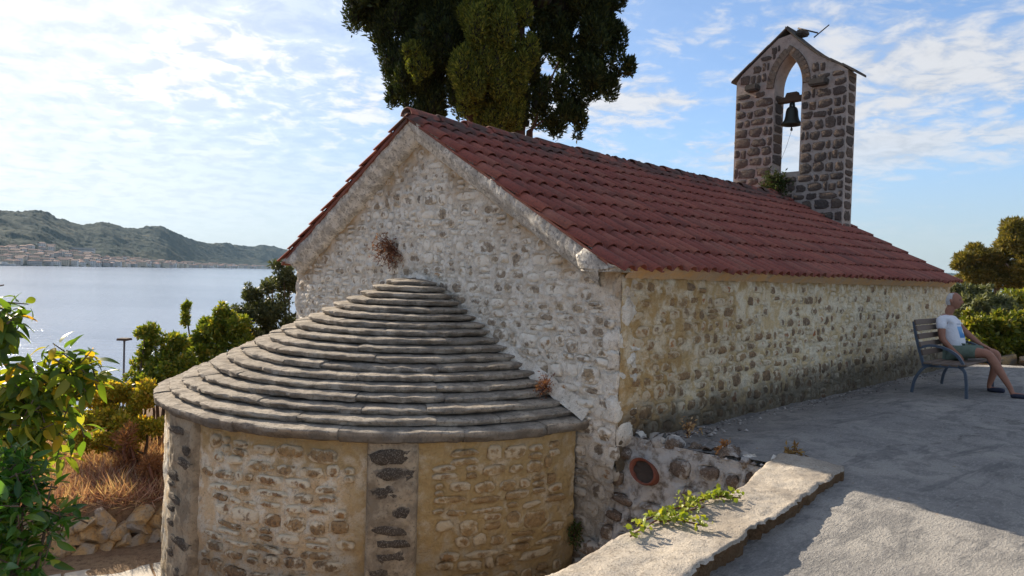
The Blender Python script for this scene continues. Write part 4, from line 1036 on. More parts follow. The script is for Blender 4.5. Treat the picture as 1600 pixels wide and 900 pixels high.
boat(378, 15, 'small white sailing boat with bare mast near the right end of the far town', True)
boat(186, 10, 'tiny white boat on the water below the white tower', False)

# open air between here and the hills
ztop = max(v.co.z for v in bpy.data.objects['hills'].data.vertices) + 3
bm = bmesh.new(); add_box(bm, (0, 0, (ztop-15.2)/2), (10600, 10600, ztop+15.2))
hz = bm_mesh('haze', bm, None); m = bpy.data.materials.new('haze'); m.use_nodes = True; m.node_tree.nodes.clear(); g = NT(m.node_tree)
pv = g.n('ShaderNodeVolumePrincipled', {'Color': (.55, .78, 1.0, 1), 'Density': HAZE_DENSITY, 'Anisotropy': .0}); o = g.n('ShaderNodeOutputMaterial'); g.L.new(pv.outputs[0], o.inputs['Volume'])
hz.materials.append(m); link('haze', hz, kind='stuff')
# ------------------------------------------------------------------ plants
def leaf_mat(name, cols, trans=.35, rough=.5, spec=.4, island=True, tboost=1.5, nscale=3.0):
    g = new_mat(name)
    r = g.n('ShaderNodeNewGeometry').outputs['Random Per Island'] if island else g.n('ShaderNodeObjectInfo').outputs['Random']
    n = g.noise(g.pos, nscale, 3, .5)
    r = g.math('FRACT', g.math('ADD', r, g.math('MULTIPLY', n, .35)))
    c = g.ramp(r, cols); tc = g.n('ShaderNodeVectorMath', {0: c, 1: (tboost*1.05, tboost, tboost*.45)}, operation='MULTIPLY').outputs[0]
    return finish(g, c, rough, None, translucent=trans, spec=spec, tcol=tc)
def bark_mat(name, a, b):
    g = new_mat(name); n = g.noise(g.vscale(g.pos, (6, 6, 1.5)), 3, 5, .65)
    return finish(g, g.mix(n, a, b), .95, n, .8, .02, spec=.1)
mBark = bark_mat('bark', (.16, .12, .09), (.08, .06, .045)); mBarkR = bark_mat('red bark', (.12, .07, .05), (.06, .04, .03)); mTwig = bark_mat('dry twig', (.20, .09, .06), (.10, .05, .035))
NR_ = np.random.default_rng(5)
def leaves(P, D, N, ln, wd, mat, name, bend=.15):
    """one six-cornered leaf per row: P base, D direction, N face normal"""
    D = D/np.linalg.norm(D, axis=1, keepdims=True); S = np.cross(D, N); S /= np.maximum(np.linalg.norm(S, axis=1, keepdims=True), 1e-6); N = np.cross(S, D)
    ln = np.broadcast_to(np.asarray(ln, float), (len(P),))[:, None]; wd = np.broadcast_to(np.asarray(wd, float), (len(P),))[:, None]
    A = P; B = P + D*ln*.45 + S*wd*.5 - N*ln*bend*.3; E = P + D*ln - N*ln*bend; Cc = P + D*ln*.45 - S*wd*.5 - N*ln*bend*.3
    V = np.stack([A, B, E, Cc], 1).reshape(-1, 3); F4 = np.arange(len(P)*4).reshape(-1, 4)
    return mesh_np(name, V, F4, mat, False)
def rdir(n, up=0.0, rg=NR_):
    d = rg.normal(size=(n, 3)); d[:, 2] += up; return d/np.linalg.norm(d, axis=1, keepdims=True)
def blob_leaves(centres, radii, n, ln, wd, mat, name, up=.3, shell=.55, rg=NR_, outw=.7, seedn=0):
    centres = np.array(centres, float); radii = np.array(radii, float)
    if radii.ndim == 1: radii = np.repeat(radii[:, None], 3, 1)
    wts = radii.prod(1)**(2/3); idx = rg.choice(len(centres), n, p=wts/wts.sum())
    d = rdir(n, 0, rg); r = shell + (1-shell)*rg.random(n)**.6
    P = centres[idx] + d*radii[idx]*r[:, None]*(1 + .22*fbm(d*2.3 + idx[:, None]*7.7, 1, 2, .5, seedn)[:, None])
    D = rdir(n, up, rg)*.75 + d*outw; N = rdir(n, .8, rg) + d*.6
    k = rg.uniform(.7, 1.25, n)
    return leaves(P, D, N, ln*k, wd*k, mat, name)

def plant(name, base, label, cat, group=None): return empty(name, base, label=label, cat=cat, group=group)
def child_at(root, nm, me, **k):           # mesh made in world coordinates, hung under a thing
    return link(nm, me, root, Matrix.Translation(-root.location), **k)

# --- the great cypress behind the roof
mCyp = leaf_mat('cypress foliage', [(0, (.012, .021, .008)), (.4, (.023, .036, .011)), (.75, (.040, .054, .014)), (1, (.070, .080, .020))], .22, .7, .15, nscale=1.2)
mCypCore = simple_mat('cypress dark core', (.016, .016, .008), var=.3)  # dark colour of the solid cores added inside the crown
cyp = plant('cypress_tree', (.25, 16.9, -1.9), 'tall dark cypress with billowing crown rising behind the red roof', 'tree')
def lobe(px, py, rx, ry, d): p = at(px, py, d); k = d/F_PX; return (p, (rx*k, rx*k*.9, ry*k))
dense = [(585, 8, 36, 52, 17.3), (612, 62, 34, 52, 17.2), (640, 120, 36, 54, 17.0), (662, 165, 34, 46, 16.8), (640, 40, 48, 60, 17.4), (690, 100, 52, 74, 17.2), (715, 150, 52, 50, 16.9), (705, 30, 58, 62, 17.3), (748, 60, 50, 60, 17.0), (660, 80, 30, 40, 16.5), (824, 150, 20, 46, 16.6), (818, 185, 18, 22, 16.4), (826, 95, 16, 30, 16.8)]
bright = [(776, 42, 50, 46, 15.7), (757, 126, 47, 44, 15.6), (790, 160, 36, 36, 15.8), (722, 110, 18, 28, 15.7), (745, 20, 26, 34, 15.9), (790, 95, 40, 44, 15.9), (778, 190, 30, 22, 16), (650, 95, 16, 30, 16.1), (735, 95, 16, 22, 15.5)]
sparse = [(850, 30, 36, 48, 17.2), (895, 30, 46, 52, 17.4), (945, 22, 28, 40, 17.2), (960, 62, 24, 34, 17.2), (930, 92, 44, 44, 17.2), (880, 96, 40, 36, 17.3), (858, 140, 34, 30, 17.1), (910, 148, 40, 40, 17.1), (890, 192, 26, 22, 17), (938, 132, 30, 30, 17), (972, 108, 18, 14, 17), (850, 180, 22, 26, 17), (870, 60, 30, 30, 17.0), (900, 178, 26, 24, 17.0)]
top = [(620, -70, 90, 90, 17.6), (720, -60, 90, 90, 17.2), (830, -70, 100, 90, 17.2), (920, -60, 60, 80, 17.5), (660, -190, 100, 110, 17.5), (780, -190, 120, 120, 17.2), (880, -180, 80, 110, 17.4), (720, -330, 90, 120, 17.4), (820, -330, 90, 120, 17.3), (770, -460, 70, 120, 17.3)]
mCypB = leaf_mat('yellow green cypress foliage', [(0, (.040, .058, .013)), (.4, (.085, .108, .02)), (.75, (.150, .172, .03)), (1, (.25, .255, .042))], .35, .7, .15, nscale=1.2)  # paler yellow green leaf colour for the front lobes
def cyp_part(lst, n, nm, sz, corek, shell, seed, gap=None, mat=None):
    cs, rs = zip(*[lobe(*q) for q in lst]); cs = np.array([c[:] for c in cs]); rs = np.array(rs)
    # every lobe billows: split into knobs round its surface
    kc, kr = [], []
    rg = np.random.default_rng(seed)
    for c, r in zip(cs, rs):
        m = 18
        d = rdir(m, .15, rg)
        for q in d: kc.append(c + q*r*rg.uniform(.5, 1.08)); kr.append(r.mean()*rg.uniform(.18, .40)*np.array([1, 1, 1.9]))
    kc, kr = np.array(kc), np.array(kr)
    if gap: sel = rg.random(len(kc)) > gap; kc, kr = kc[sel], kr[sel]
    wts = kr.prod(1)**(2/3); idx = rg.choice(len(kc), n, p=wts/wts.sum()); d = rdir(n, 0, rg)
    P = kc[idx] + d*kr[idx]*(.62 + .45*rg.random(n)**.7)[:, None]
    D = d*.55 + rdir(n, 1.6, rg)*.9; N = rdir(n, 0, rg) + d*.7; k = rg.uniform(.6, 1.3, n)
    child_at(cyp, nm, leaves(P, D, N, sz*k, sz*.34*k, mat or mCyp, nm, .1), kind='stuff')
    if corek:  # solid dark cores, added to block the view through the lobes
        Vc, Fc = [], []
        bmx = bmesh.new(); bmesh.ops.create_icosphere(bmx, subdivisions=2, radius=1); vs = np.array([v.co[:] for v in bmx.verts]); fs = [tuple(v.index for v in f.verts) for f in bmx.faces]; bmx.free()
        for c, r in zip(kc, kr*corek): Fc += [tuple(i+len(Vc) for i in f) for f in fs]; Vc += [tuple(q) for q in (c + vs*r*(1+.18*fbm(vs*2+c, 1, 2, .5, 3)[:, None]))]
        child_at(cyp, 'dark_core', mesh_py('dark_core', Vc, Fc, mCypCore, False), kind='stuff')
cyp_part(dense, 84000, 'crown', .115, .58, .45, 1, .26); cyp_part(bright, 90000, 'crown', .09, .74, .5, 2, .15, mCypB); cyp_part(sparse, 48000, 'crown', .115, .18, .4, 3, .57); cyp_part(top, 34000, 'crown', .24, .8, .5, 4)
tr = []
b0 = Vector((.25, 16.9, -2.0))
for tx, ty, d, r in ((805, 150, 16.7, .30), (760, 20, 16.8, .2), (640, 40, 17.2, .2), (870, 60, 17.2, .06), (700, -200, 17.3, .2), (920, 20, 17.3, .05), (900, 150, 17.1, .05), (840, -150, 17.3, .2), (600, 0, 17.2, .12)):
    e = at(tx, ty, d); m = at(800 + (tx-800)*.25, 205, 16.8); tr.append(([b0, m, m.lerp(e, .5) + Vector((rng.uniform(-.2, .2), 0, .1)), e], [.42, r*.8, r*.42, r*.2]))
child_at(cyp, 'trunk', tubes_mesh('trunk', tr, mBarkR, 8))

# --- pines, grey bush, hedge and edging at the right behind the terrace
mPine = leaf_mat('pine needles', [(0, (.07, .068, .016)), (.45, (.13, .12, .028)), (.8, (.20, .165, .04)), (1, (.26, .19, .05))], .3, .6, .2)
def pine(base, lobes, label, n, seed, limbs):
    t = plant('pine_tree', base, label, 'tree', None); rg = np.random.default_rng(seed)
    cs = np.array([at(a, b, d)[:] for a, b, r, q, d in lobes]); rs = np.array([(r*d/F_PX, r*d/F_PX, q*d/F_PX) for a, b, r, q, d in lobes])
    kc, kr = [], []
    for c, r in zip(cs, rs):
        for q in rdir(9, .2, rg): kc.append(c + q*r*rg.uniform(.4, .95)); kr.append(r.mean()*rg.uniform(.28, .50)*np.array([1.2, 1.2, .75]))
    me = blob_leaves(kc, kr, n, .26, .07, mPine, 'crown', .9, .35, rg, .8)
    child_at(t, 'crown', me, kind='stuff')
    tb = []
    for i, (a, b, d) in enumerate(limbs):
        e = at(a, b, d); bb = Vector(base); tb.append(([bb, bb.lerp(e, .55) + Vector((.15, 0, .1)), e], [.24, .16, .05]))
    child_at(t, 'trunk', tubes_mesh('trunk', tb, mBark, 7))
pine((27.0, 40, -.3), [(1510, 405, 16, 14, 40), (1530, 396, 18, 12, 40), (1548, 405, 20, 14, 40), (1522, 424, 20, 14, 40), (1556, 424, 22, 12, 40), (1500, 416, 10, 9, 40), (1575, 420, 20, 12, 40), (1540, 442, 24, 12, 40), (1510, 436, 16, 10, 40), (1566, 438, 20, 12, 40), (1536, 412, 26, 18, 40.5)], 'spreading pine with olive brown crown beyond the roof corner', 24000, 21, [(1530, 405, 40), (1560, 420, 40), (1512, 412, 40)])
pine((31.0, 40, -.3), [(1590, 362, 24, 16, 39), (1585, 385, 24, 16, 39), (1612, 370, 26, 22, 39), (1602, 402, 26, 14, 39), (1592, 425, 12, 16, 39), (1630, 390, 30, 30, 39), (1600, 445, 22, 14, 39), (1598, 394, 30, 26, 39.5), (1590, 412, 22, 16, 39)], 'taller pine cut by the right edge of the picture', 27000, 22, [(1592, 372, 39), (1610, 400, 39), (1572, 412, 39)])
mGreyB = leaf_mat('grey green leaves', [(0, (.07, .085, .035)), (.5, (.13, .145, .07)), (1, (.20, .21, .11))], .3, .6, .25)
def bush(name, base, blobs, n, ln, wd, mat, label, seed, up=.4, stems=6, smat=None, cat='bush', group=None, shell=.35):
    b = plant(name, base, label, cat, group); rg = np.random.default_rng(seed)
    cs = np.array([at(a, q, d)[:] for a, q, r, h, d in blobs]); rs = np.array([(r*d/F_PX, r*d/F_PX*.9, h*d/F_PX) for a, q, r, h, d in blobs])
    kc, kr = [], []
    for c, r in zip(cs, rs):
        for q in rdir(10, .2, rg): kc.append(c + q*r*rg.uniform(.35, .95)); kr.append(r.mean()*rg.uniform(.22, .45)*np.array([1, 1, 1]))
    child_at(b, 'foliage', blob_leaves(kc, kr, n, ln, wd, mat, 'foliage', up, shell, rg, .6), kind='stuff')
    tb = []
    for i in range(stems):
        e = Vector(kc[int(rg.integers(len(kc)))]); bb = Vector(base) + Vector((rg.uniform(-.15, .15), rg.uniform(-.15, .15), -.1)); tb.append(([bb, bb.lerp(e, .5) + Vector((rg.uniform(-.1, .1), rg.uniform(-.1, .1), .1)), e], [.035, .022, .008]))
    child_at(b, 'stem', tubes_mesh('stem', tb, smat or mBark, 6)); return b
bush('grey_bush', tuple(at(1525, 500, 22).xy) + (-.2,), [(1505, 462, 26, 16, 22), (1535, 466, 26, 18, 22), (1560, 476, 24, 16, 22), (1520, 488, 40, 22, 21.5), (1560, 500, 30, 20, 21.5)], 9000, .16, .06, mGreyB, 'rounded grey green bush behind the seated man', 31)
mYel = leaf_mat('bright leaves', [(0, (.06, .085, .012)), (.4, (.12, .15, .02)), (.75, (.20, .20, .03)), (1, (.30, .24, .04))], .45, .45, .4)
for i, (px, lab) in enumerate(((1520, 'bright leafy hedge bush nearest the church wall end'), (1562, 'bright leafy hedge bush above the low stone edging behind the knees'), (1602, 'bright leafy hedge bush cut by the right picture edge'))):
    bush('hedge_bush', tuple(at(px, 570, 15.5).xy) + (-.2,), [(px, 520, 22, 26, 15.5), (px-10, 545, 22, 20, 15.3), (px+14, 540, 22, 24, 15.4), (px, 500, 16, 14, 15.8)], 3000, .12, .075, mYel, lab, 41+i)
eb = empty('stone_edging', (11.2, 14.4, -.14), math.radians(-52), label='low row of rough stones at the far edge of the terrace', cat='edging')
for i in range(15):
    link('rock', rng.choice(rocks), eb, Matrix.Translation((-2.6+i*.42, rng.uniform(-.06, .06), .12)) @ Euler((rng.uniform(-.3, .3), rng.uniform(-.3, .3), rng.uniform(0, 6)), 'XYZ').to_matrix().to_4x4() @ Matrix.Diagonal((.5, .42, .34, 1)))
bush('hedge_bush', tuple(at(1600, 520, 24).xy) + (-.2,), [(1590, 470, 30, 20, 24), (1620, 470, 30, 26, 24), (1570, 490, 26, 20, 24)], 6000, .14, .08, mYel, 'taller leafy bush under the taller pine', 45)
# --- bushes on the slope at the left
mOlive = leaf_mat('dark olive leaves', [(0, (.03, .042, .016)), (.5, (.065, .082, .034)), (1, (.12, .13, .06))], .3, .5, .35)
mMid = leaf_mat('mid green leaves', [(0, (.065, .11, .014)), (.4, (.13, .18, .022)), (.75, (.21, .24, .03)), (1, (.33, .26, .04))], .42, .5, .35)
mLime = leaf_mat('yellow green leaves', [(0, (.17, .19, .02)), (.4, (.30, .28, .03)), (.75, (.48, .38, .05)), (1, (.52, .30, .05))], .45, .5, .3)
def gb(px, py, d): p = at(px, py, d); return (p.x, p.y, float(ground_z(np.array([p.x]), np.array([p.y]))[0]))
bush('olive_tree', gb(440, 560, 14.2), [(442, 418, 20, 16, 14.2), (425, 445, 22, 24, 14), (410, 500, 30, 36, 14), (380, 500, 16, 26, 13.8), (448, 440, 20, 26, 14.2), (452, 460, 26, 30, 14.2), (400, 480, 18, 30, 13.8), (430, 500, 34, 30, 14), (395, 465, 14, 20, 13.8), (455, 520, 30, 30, 14), (385, 520, 18, 26, 13.8), (412, 530, 30, 24, 14)], 20000, .075, .028, mOlive, 'dark olive tree against the left end of the gable', 51, .5, 9, cat='tree')
bush('tall_bush', gb(325, 620, 13), [(345, 512, 30, 26, 13), (320, 530, 30, 28, 13), (372, 520, 26, 34, 13), (330, 570, 50, 36, 12.8), (380, 555, 30, 34, 13), (352, 490, 14, 14, 13), (292, 482, 6, 12, 13), (290, 500, 4, 16, 13), (300, 560, 24, 40, 12.9), (285, 540, 16, 26, 13)], 19000, .085, .04, mMid, 'green bush with one tall shoot above the apse roof edge', 52, .5, 8)
bush('leafy_bush', gb(245, 640, 12), [(232, 525, 20, 18, 12), (258, 540, 26, 26, 12), (222, 560, 18, 26, 12), (282, 555, 24, 36, 12), (270, 600, 40, 36, 11.9), (262, 580, 34, 34, 11.8), (230, 600, 30, 30, 11.8), (290, 590, 26, 30, 12)], 17000, .075, .036, mMid, 'loose leafy green bush right of the capped post', 53, .5, 8)
bush('yellow_bush', gb(185, 700, 11.2), [(180, 615, 34, 22, 11), (220, 625, 34, 26, 11), (150, 635, 26, 24, 11), (195, 655, 44, 22, 10.9), (130, 660, 26, 20, 10.8)], 11000, .075, .04, mLime, 'yellowing bush below the capped post on the bank', 54, .4, 8)
bush('yellow_bush', gb(235, 720, 10.6), [(240, 670, 26, 20, 10.5), (205, 690, 30, 18, 10.4), (160, 690, 30, 18, 10.4), (120, 685, 26, 20, 10.3)], 7000, .06, .03, mLime, 'lower yellowing bush at the top of the dry grass', 55, .4, 6)
bush('slope_bush', gb(90, 640, 15), [(70, 610, 40, 20, 15), (110, 600, 36, 22, 15), (30, 615, 40, 22, 15), (-20, 610, 40, 24, 15), (140, 605, 30, 18, 15)], 9000, .09, .045, mMid, 'broad green bush further down the slope behind the broad leaved tree', 58, .5, 8)
# dry grass of the bank
n = 52000; rg = NR_; a = rg.uniform(-4.5, 4.5, n); d = .35 + 4.2*rg.random(n)**1.2
x = WL0[0] + a*WLD[0] + d*WLN[0]; y = WL0[1] + a*WLD[1] + d*WLN[1]
P = np.stack([x, y, ground_z(x, y) - .01], 1); D = rdir(n, .45, rg); D[:, 2] = np.abs(D[:, 2]); h = rg.uniform(.10, .34, n)*(1+.5*fbm(P, 1.4, 2, .5, 8)); N = rdir(n, 0, rg)
mDry = leaf_mat('dry grass', [(0, (.22, .105, .08)), (.35, (.36, .195, .15)), (.65, (.48, .30, .23)), (.88, (.58, .43, .32)), (1, (.28, .22, .10))], .3, .8, .1)
link('dry_grass', leaves(P, D, N, np.abs(h)+.05, .008+.008*rg.random(n), mDry, 'dry_grass', .25), kind='stuff')
for i, (px, py, dd) in enumerate(((195, 690, 10.2), (235, 735, 9.9))):
    bush('dry_shrub', gb(px, py+70, dd), [(px, py, 22, 26, dd), (px+8, py+35, 20, 30, dd)], 1800, .09, .012, leaf_mat('rust twigs', [(0, (.20, .09, .05)), (1, (.34, .17, .08))], .2, .8, .1) if i == 0 else bpy.data.materials['rust twigs'], ('rust brown dry shrub in the middle of the dry grass bank', 'rust brown dry shrub next to the round apse wall')[i], 60+i, 1.0, 14, mTwig)
mPost = simple_mat('grey post paint', (.14, .14, .15))
lp = empty('capped_post', gb(193, 600, 22), label='thin dark post with flat square cap standing before the sea', cat='post')
zc = at(193, 530, 22).z - lp.location.z
link('pole', tubes_mesh('pole', [([(0, 0, -.3), (0, 0, zc-.03)], [.035, .03])], mPost, 8), lp)
bm = bmesh.new(); add_box(bm, (0, 0, zc), (.34, .34, .07), taper=.9); bmesh.ops.bevel(bm, geom=bm.edges[:], offset=.012, segments=1, affect='EDGES'); link('cap', bm_mesh('cap', bm, mTim), lp)

# --- fig-like tree at the left edge, large drooping leaves, every large leaf its own
def leaf_obj_mesh(name, ln, wd, droop, fold, mat, n=6):
    V, Fc = [], []
    for i in range(n+1):
        f = i/n; w = wd*.5*math.sin(math.pi*min(1, f**.8))**.8 if 0 < f < 1 else 0.0; y = ln*f; z = -droop*ln*f*f
        V += [(-w, y, z + fold*w), (0, y, z), (w, y, z + fold*w)]
    for i in range(n):
        for k in (0, 1): Fc.append((i*3+k, i*3+k+1, i*3+3+k+1, i*3+3+k))
    V += [(-.003, -ln*.22, .01), (.003, -ln*.22, .01)]; o = 3*n+3; Fc.append((o, o+1, 1, 0))
    return mesh_py(name, V, Fc, mat)
mFig = leaf_mat('broad leaf', [(0, (.04, .085, .014)), (.2, (.07, .135, .018)), (.45, (.115, .19, .022)), (.70, (.19, .235, .028)), (.86, (.29, .29, .035)), (.95, (.55, .40, .03)), (1, (.46, .22, .03))], .52, .42, .45, island=False, nscale=2.0)
mLau = leaf_mat('glossy leaf', [(0, (.025, .085, .014)), (.4, (.05, .145, .022)), (.75, (.095, .20, .03)), (1, (.20, .27, .04))], .48, .28, .6, island=False)
def leafy(name, root, clusters, n, kinds, mat, seed, nobj, up, spread, dl, twigs, tmat):
    rg = np.random.default_rng(seed); vm = [leaf_obj_mesh('leaf', *k, mat) for k in kinds]; cs = np.array([c[0] for c in clusters]); rs = np.array([c[1] for c in clusters]); w = (rs**2)/np.sum(rs**2)
    mats = []; tw = []
    # leaves sit in rosettes at twig ends
    m = 0
    while m < n:
        k = int(rg.choice(len(cs), p=w)); d = rdir(1, 0, rg)[0]; p = cs[k] + d*rs[k]*rg.random()**.4; ax = (d*.6 + rdir(1, up, rg)[0]); ax /= np.linalg.norm(ax)
        tw.append(([Vector(p - ax*.13), Vector(p - ax*.05), Vector(p)], [.005, .004, .003]))
        q = int(rg.integers(5, 9)); rot0 = rg.uniform(0, 6)
        X = Vector(ax).orthogonal().normalized(); Yv = Vector(ax).cross(X)
        for i in range(q):
            an = rot0 + i*2.4; side = X*math.cos(an) + Yv*math.sin(an); dr = (Vector(ax)*spread*rg.uniform(.3, 1.2) + side + Vector((0, 0, -dl*rg.uniform(.3, 1.3)))).normalized()
            nrm = (Vector(ax) + Vector((0, 0, .9)) + Vector(rdir(1, 0, rg)[0])*.35); xx = dr.cross(nrm).normalized(); zz = xx.cross(dr)
            M = Matrix(((xx.x, dr.x, zz.x, 0), (xx.y, dr.y, zz.y, 0), (xx.z, dr.z, zz.z, 0), (0, 0, 0, 1))); b = Vector(p) - Vector(ax)*.02*i + dr*.03
            mats.append((Matrix.Translation(b) @ M @ Matrix.Scale(rg.uniform(.7, 1.15), 4), int(rg.integers(len(vm))))); m += 1
    mats.sort(key=lambda q: q[0].translation.length)
    Ti = Matrix.Translation(-root.location)
    for M, k in mats[:nobj]: link('leaf', vm[k], root, Ti @ M)
    if mats[nobj:]:
        isl = bpy.data.materials.get(mat.name + ' joined')
        if isl is None:
            isl = mat.copy(); isl.name = mat.name + ' joined'
            for nd in list(isl.node_tree.nodes):
                if nd.type == 'OBJECT_INFO':
                    gn = isl.node_tree.nodes.new('ShaderNodeNewGeometry')
                    for l in list(nd.outputs['Random'].links): isl.node_tree.links.new(gn.outputs['Random Per Island'], l.to_socket)
        join_mats('inner_leaves', [Ti @ M for M, k in mats[nobj:]], vm[0], root, isl, kind='stuff')
    child_at(root, 'branch', tubes_mesh('branch', tw + twigs, tmat, 5))
fig = plant('loquat_tree', gb(-60, 800, 4.6), 'broad leaved tree with yellowing leaves reaching in from the left edge', 'tree')
cl = [(at(8, 475, 4.5)[:], .13), (at(0, 510, 4.5)[:], .14), (at(-30, 480, 4.6)[:], .2), (at(60, 590, 4.6)[:], .20), (at(110, 565, 4.7)[:], .17), (at(130, 585, 4.6)[:], .13), (at(60, 640, 4.6)[:], .24), (at(20, 610, 4.6)[:], .2), (at(10, 680, 4.7)[:], .26), (at(-40, 640, 4.7)[:], .3), (at(90, 660, 4.8)[:], .16), (at(75, 700, 4.8)[:], .14)]
fb = Vector(fig.location)
ftw = [([fb, fb + Vector((.05, .05, 1.1)), at(-20, 640, 4.65), at(60, 600, 4.65)], [.06, .05, .03, .012]), ([fb + Vector((.05, .05, 1.1)), at(-60, 560, 4.6), at(5, 490, 4.5)], [.04, .03, .01]), ([at(-20, 640, 4.65), at(80, 660, 4.7)], [.02, .008]), ([at(30, 610, 4.65), at(120, 575, 4.65)], [.018, .008])]
leafy('leaf', fig, cl, 1000, [(.135, .052, .35, .25), (.115, .048, .25, .3), (.15, .055, .45, .2)], mFig, 71, 300, .5, .5, .55, ftw, mBark)
lau = plant('laurel_shrub', gb(-10, 900, 3.9), 'glossy green shrub with pointed leaves in the lower left corner', 'shrub')
cl = [(at(30, 740, 3.9)[:], .14), (at(60, 770, 3.9)[:], .13), (at(10, 790, 3.8)[:], .2), (at(70, 820, 3.9)[:], .12), (at(25, 850, 3.8)[:], .2), (at(-20, 770, 3.9)[:], .22), (at(20, 720, 4.0)[:], .10), (at(0, 900, 3.8)[:], .2), (at(95, 795, 4.0)[:], .07), (at(-10, 960, 3.8)[:], .3)]
lb_ = Vector(lau.location)
ltw = [([lb_, lb_ + Vector((.05, 0, 1.0)), at(20, 830, 3.85), at(50, 760, 3.9)], [.035, .03, .018, .008]), ([lb_ + Vector((.05, 0, 1.0)), at(70, 830, 3.9)], [.02, .008]), ([lb_, at(-20, 860, 3.8), at(0, 750, 3.9)], [.03, .02, .008])]
leafy('leaf', lau, cl, 1150, [(.105, .036, .2, .35), (.09, .034, .1, .4), (.12, .040, .3, .3)], mLau, 72, 300, .8, .7, .1, ltw, mBark)

# --- ivy-like patch on the low wall
ivy = plant('creeper', Wp(-1.75, -1.8, .10), 'patch of yellow green creeper spilling over the low concrete topped wall', 'plant')
mIvy = leaf_mat('creeper leaf', [(0, (.12, .17, .015)), (.5, (.22, .27, .025)), (1, (.38, .38, .035))], .4, .45, .4, island=False)
rg = np.random.default_rng(9); vm = [leaf_obj_mesh('leaf', .042, .036, .2, .25, mIvy, 4), leaf_obj_mesh('leaf', .034, .031, .1, .3, mIvy, 4)]
strands = []
for pts in ([(985, 838), (1010, 822), (1040, 805), (1075, 798), (1100, 792)], [(1030, 815), (1060, 812), (1085, 818), (1105, 822)], [(1060, 795), (1090, 782), (1120, 776), (1158, 778)], [(1010, 812), (1040, 800), (1075, 786), (1110, 778), (1145, 774)]):
    w = []
    for q in pts:
        r0 = at(*q, 1.0) - Vector((0, 0, EYE)); w.append(Vector((0, 0, EYE)) + r0*((.125-EYE)/r0.z))
    strands.append(w)
for i in range(295):
    w = strands[int(rg.integers(4))]; f = rg.random()*(len(w)-1.001); p = w[int(f)].lerp(w[int(f)+1], f % 1) + Vector((rg.normal()*.030, rg.normal()*.030, abs(rg.normal())*.018))
    dr = Vector(rdir(1, .35, rg)[0]); nrm = Vector(rdir(1, 1.8, rg)[0]); xx = dr.cross(nrm).normalized(); zz = xx.cross(dr)
    link('leaf', vm[i % 2], ivy, Matrix.Translation(-ivy.location) @ Matrix.Translation(p) @ Matrix(((xx.x, dr.x, zz.x, 0), (xx.y, dr.y, zz.y, 0), (xx.z, dr.z, zz.z, 0), (0, 0, 0, 1))) @ Matrix.Scale(rg.uniform(.6, 1.05), 4))
child_at(ivy, 'stem', tubes_mesh('stem', [(w, [.005]*len(w)) for w in strands], mTwig, 5))

# --- dry plants on the masonry
def dry_tuft(nm, pos, out, r, n, label, seed, cols, ln=.05, down=.2, mats=None):
    t = plant(nm, pos, label, 'plant'); rg = np.random.default_rng(seed); tw = []; ends = []
    for i in range(n):
        d = Vector(rdir(1, -down, rg)[0]) + Vector(out)*.5; d.normalize(); L_ = r*rg.uniform(.4, 1.1); m = Vector(pos) + d*L_*.5 + Vector((0, 0, .03*r)); e = Vector(pos) + d*L_ + Vector((0, 0, -.12*r)); tw.append(([Vector(pos), m, e], [.0035, .0028, .0015]))
        for k in range(7): ends.append((m.lerp(e, rg.random()) + Vector(rdir(1, 0, rg)[0])*.03*r/.25)[:])
    child_at(t, 'twig', tubes_mesh('twig', tw, mTwig, 4))
    m = leaf_mat(nm + ' leaf', cols, .25, .8, .1); ends = np.array(ends)
    child_at(t, 'foliage', leaves(ends, rdir(len(ends), 0, rg), rdir(len(ends), 0, rg), ln, ln*.35, m, 'foliage'), kind='stuff')
RB = [(0, (.10, .045, .03)), (.5, (.19, .085, .055)), (1, (.28, .15, .09))]
dry_tuft('dry_wall_plant', Wp(-.04, 3.74, 1.76), (-UX*1.2, -UY*1.2, .1), .30, 85, 'dry reddish plant hanging from the gable above the apse roof', 81, RB, .045, .25)
dry_tuft('dry_weed', Wp(-.14, .80, .36), (-UX, -UY, .5), .17, 40, 'small dry weed in the corner of the stepped apse roof', 82, RB, .035, .0)
dry_tuft('dry_weed', Wp(.42, -1.50, .03), (0, 0, 1.0), .13, 24, 'dry weed at the corner where the low wall meets the terrace', 83, [(0, (.2, .11, .05)), (1, (.34, .22, .08))], .05, -.5)
dry_tuft('dry_weed', Wp(.55, -.42, -.02), (0, 0, 1.4), .22, 12, 'thin straw coloured weed at the foot of the church corner', 84, [(0, (.34, .2, .1)), (1, (.46, .32, .18))], .05, -1.2)
dry_tuft('dry_weed', Wp(.30, -.95, .02), (0, 0, 1.0), .10, 20, 'small rusty weed on the crest of the retaining wall', 85, [(0, (.32, .13, .05)), (1, (.42, .22, .09))], .04, -.2)
dry_tuft('green_weed', Wp(-.03, .42, -1.0), (-UX, -UY, .2), .18, 40, 'dark green weed growing low on the wall beside the apse', 86, [(0, (.03, .05, .015)), (1, (.08, .11, .03))], .05, .1)
dry_tuft('caper_plant', Wp(TS0-.10, 3.25, 3.62), (-UX*.8, -UY*.8, .4), .42, 90, 'dark green plant rooted below the sill of the bell gable', 87, [(0, (.02, .032, .012)), (1, (.055, .075, .025))], .10, -.1)
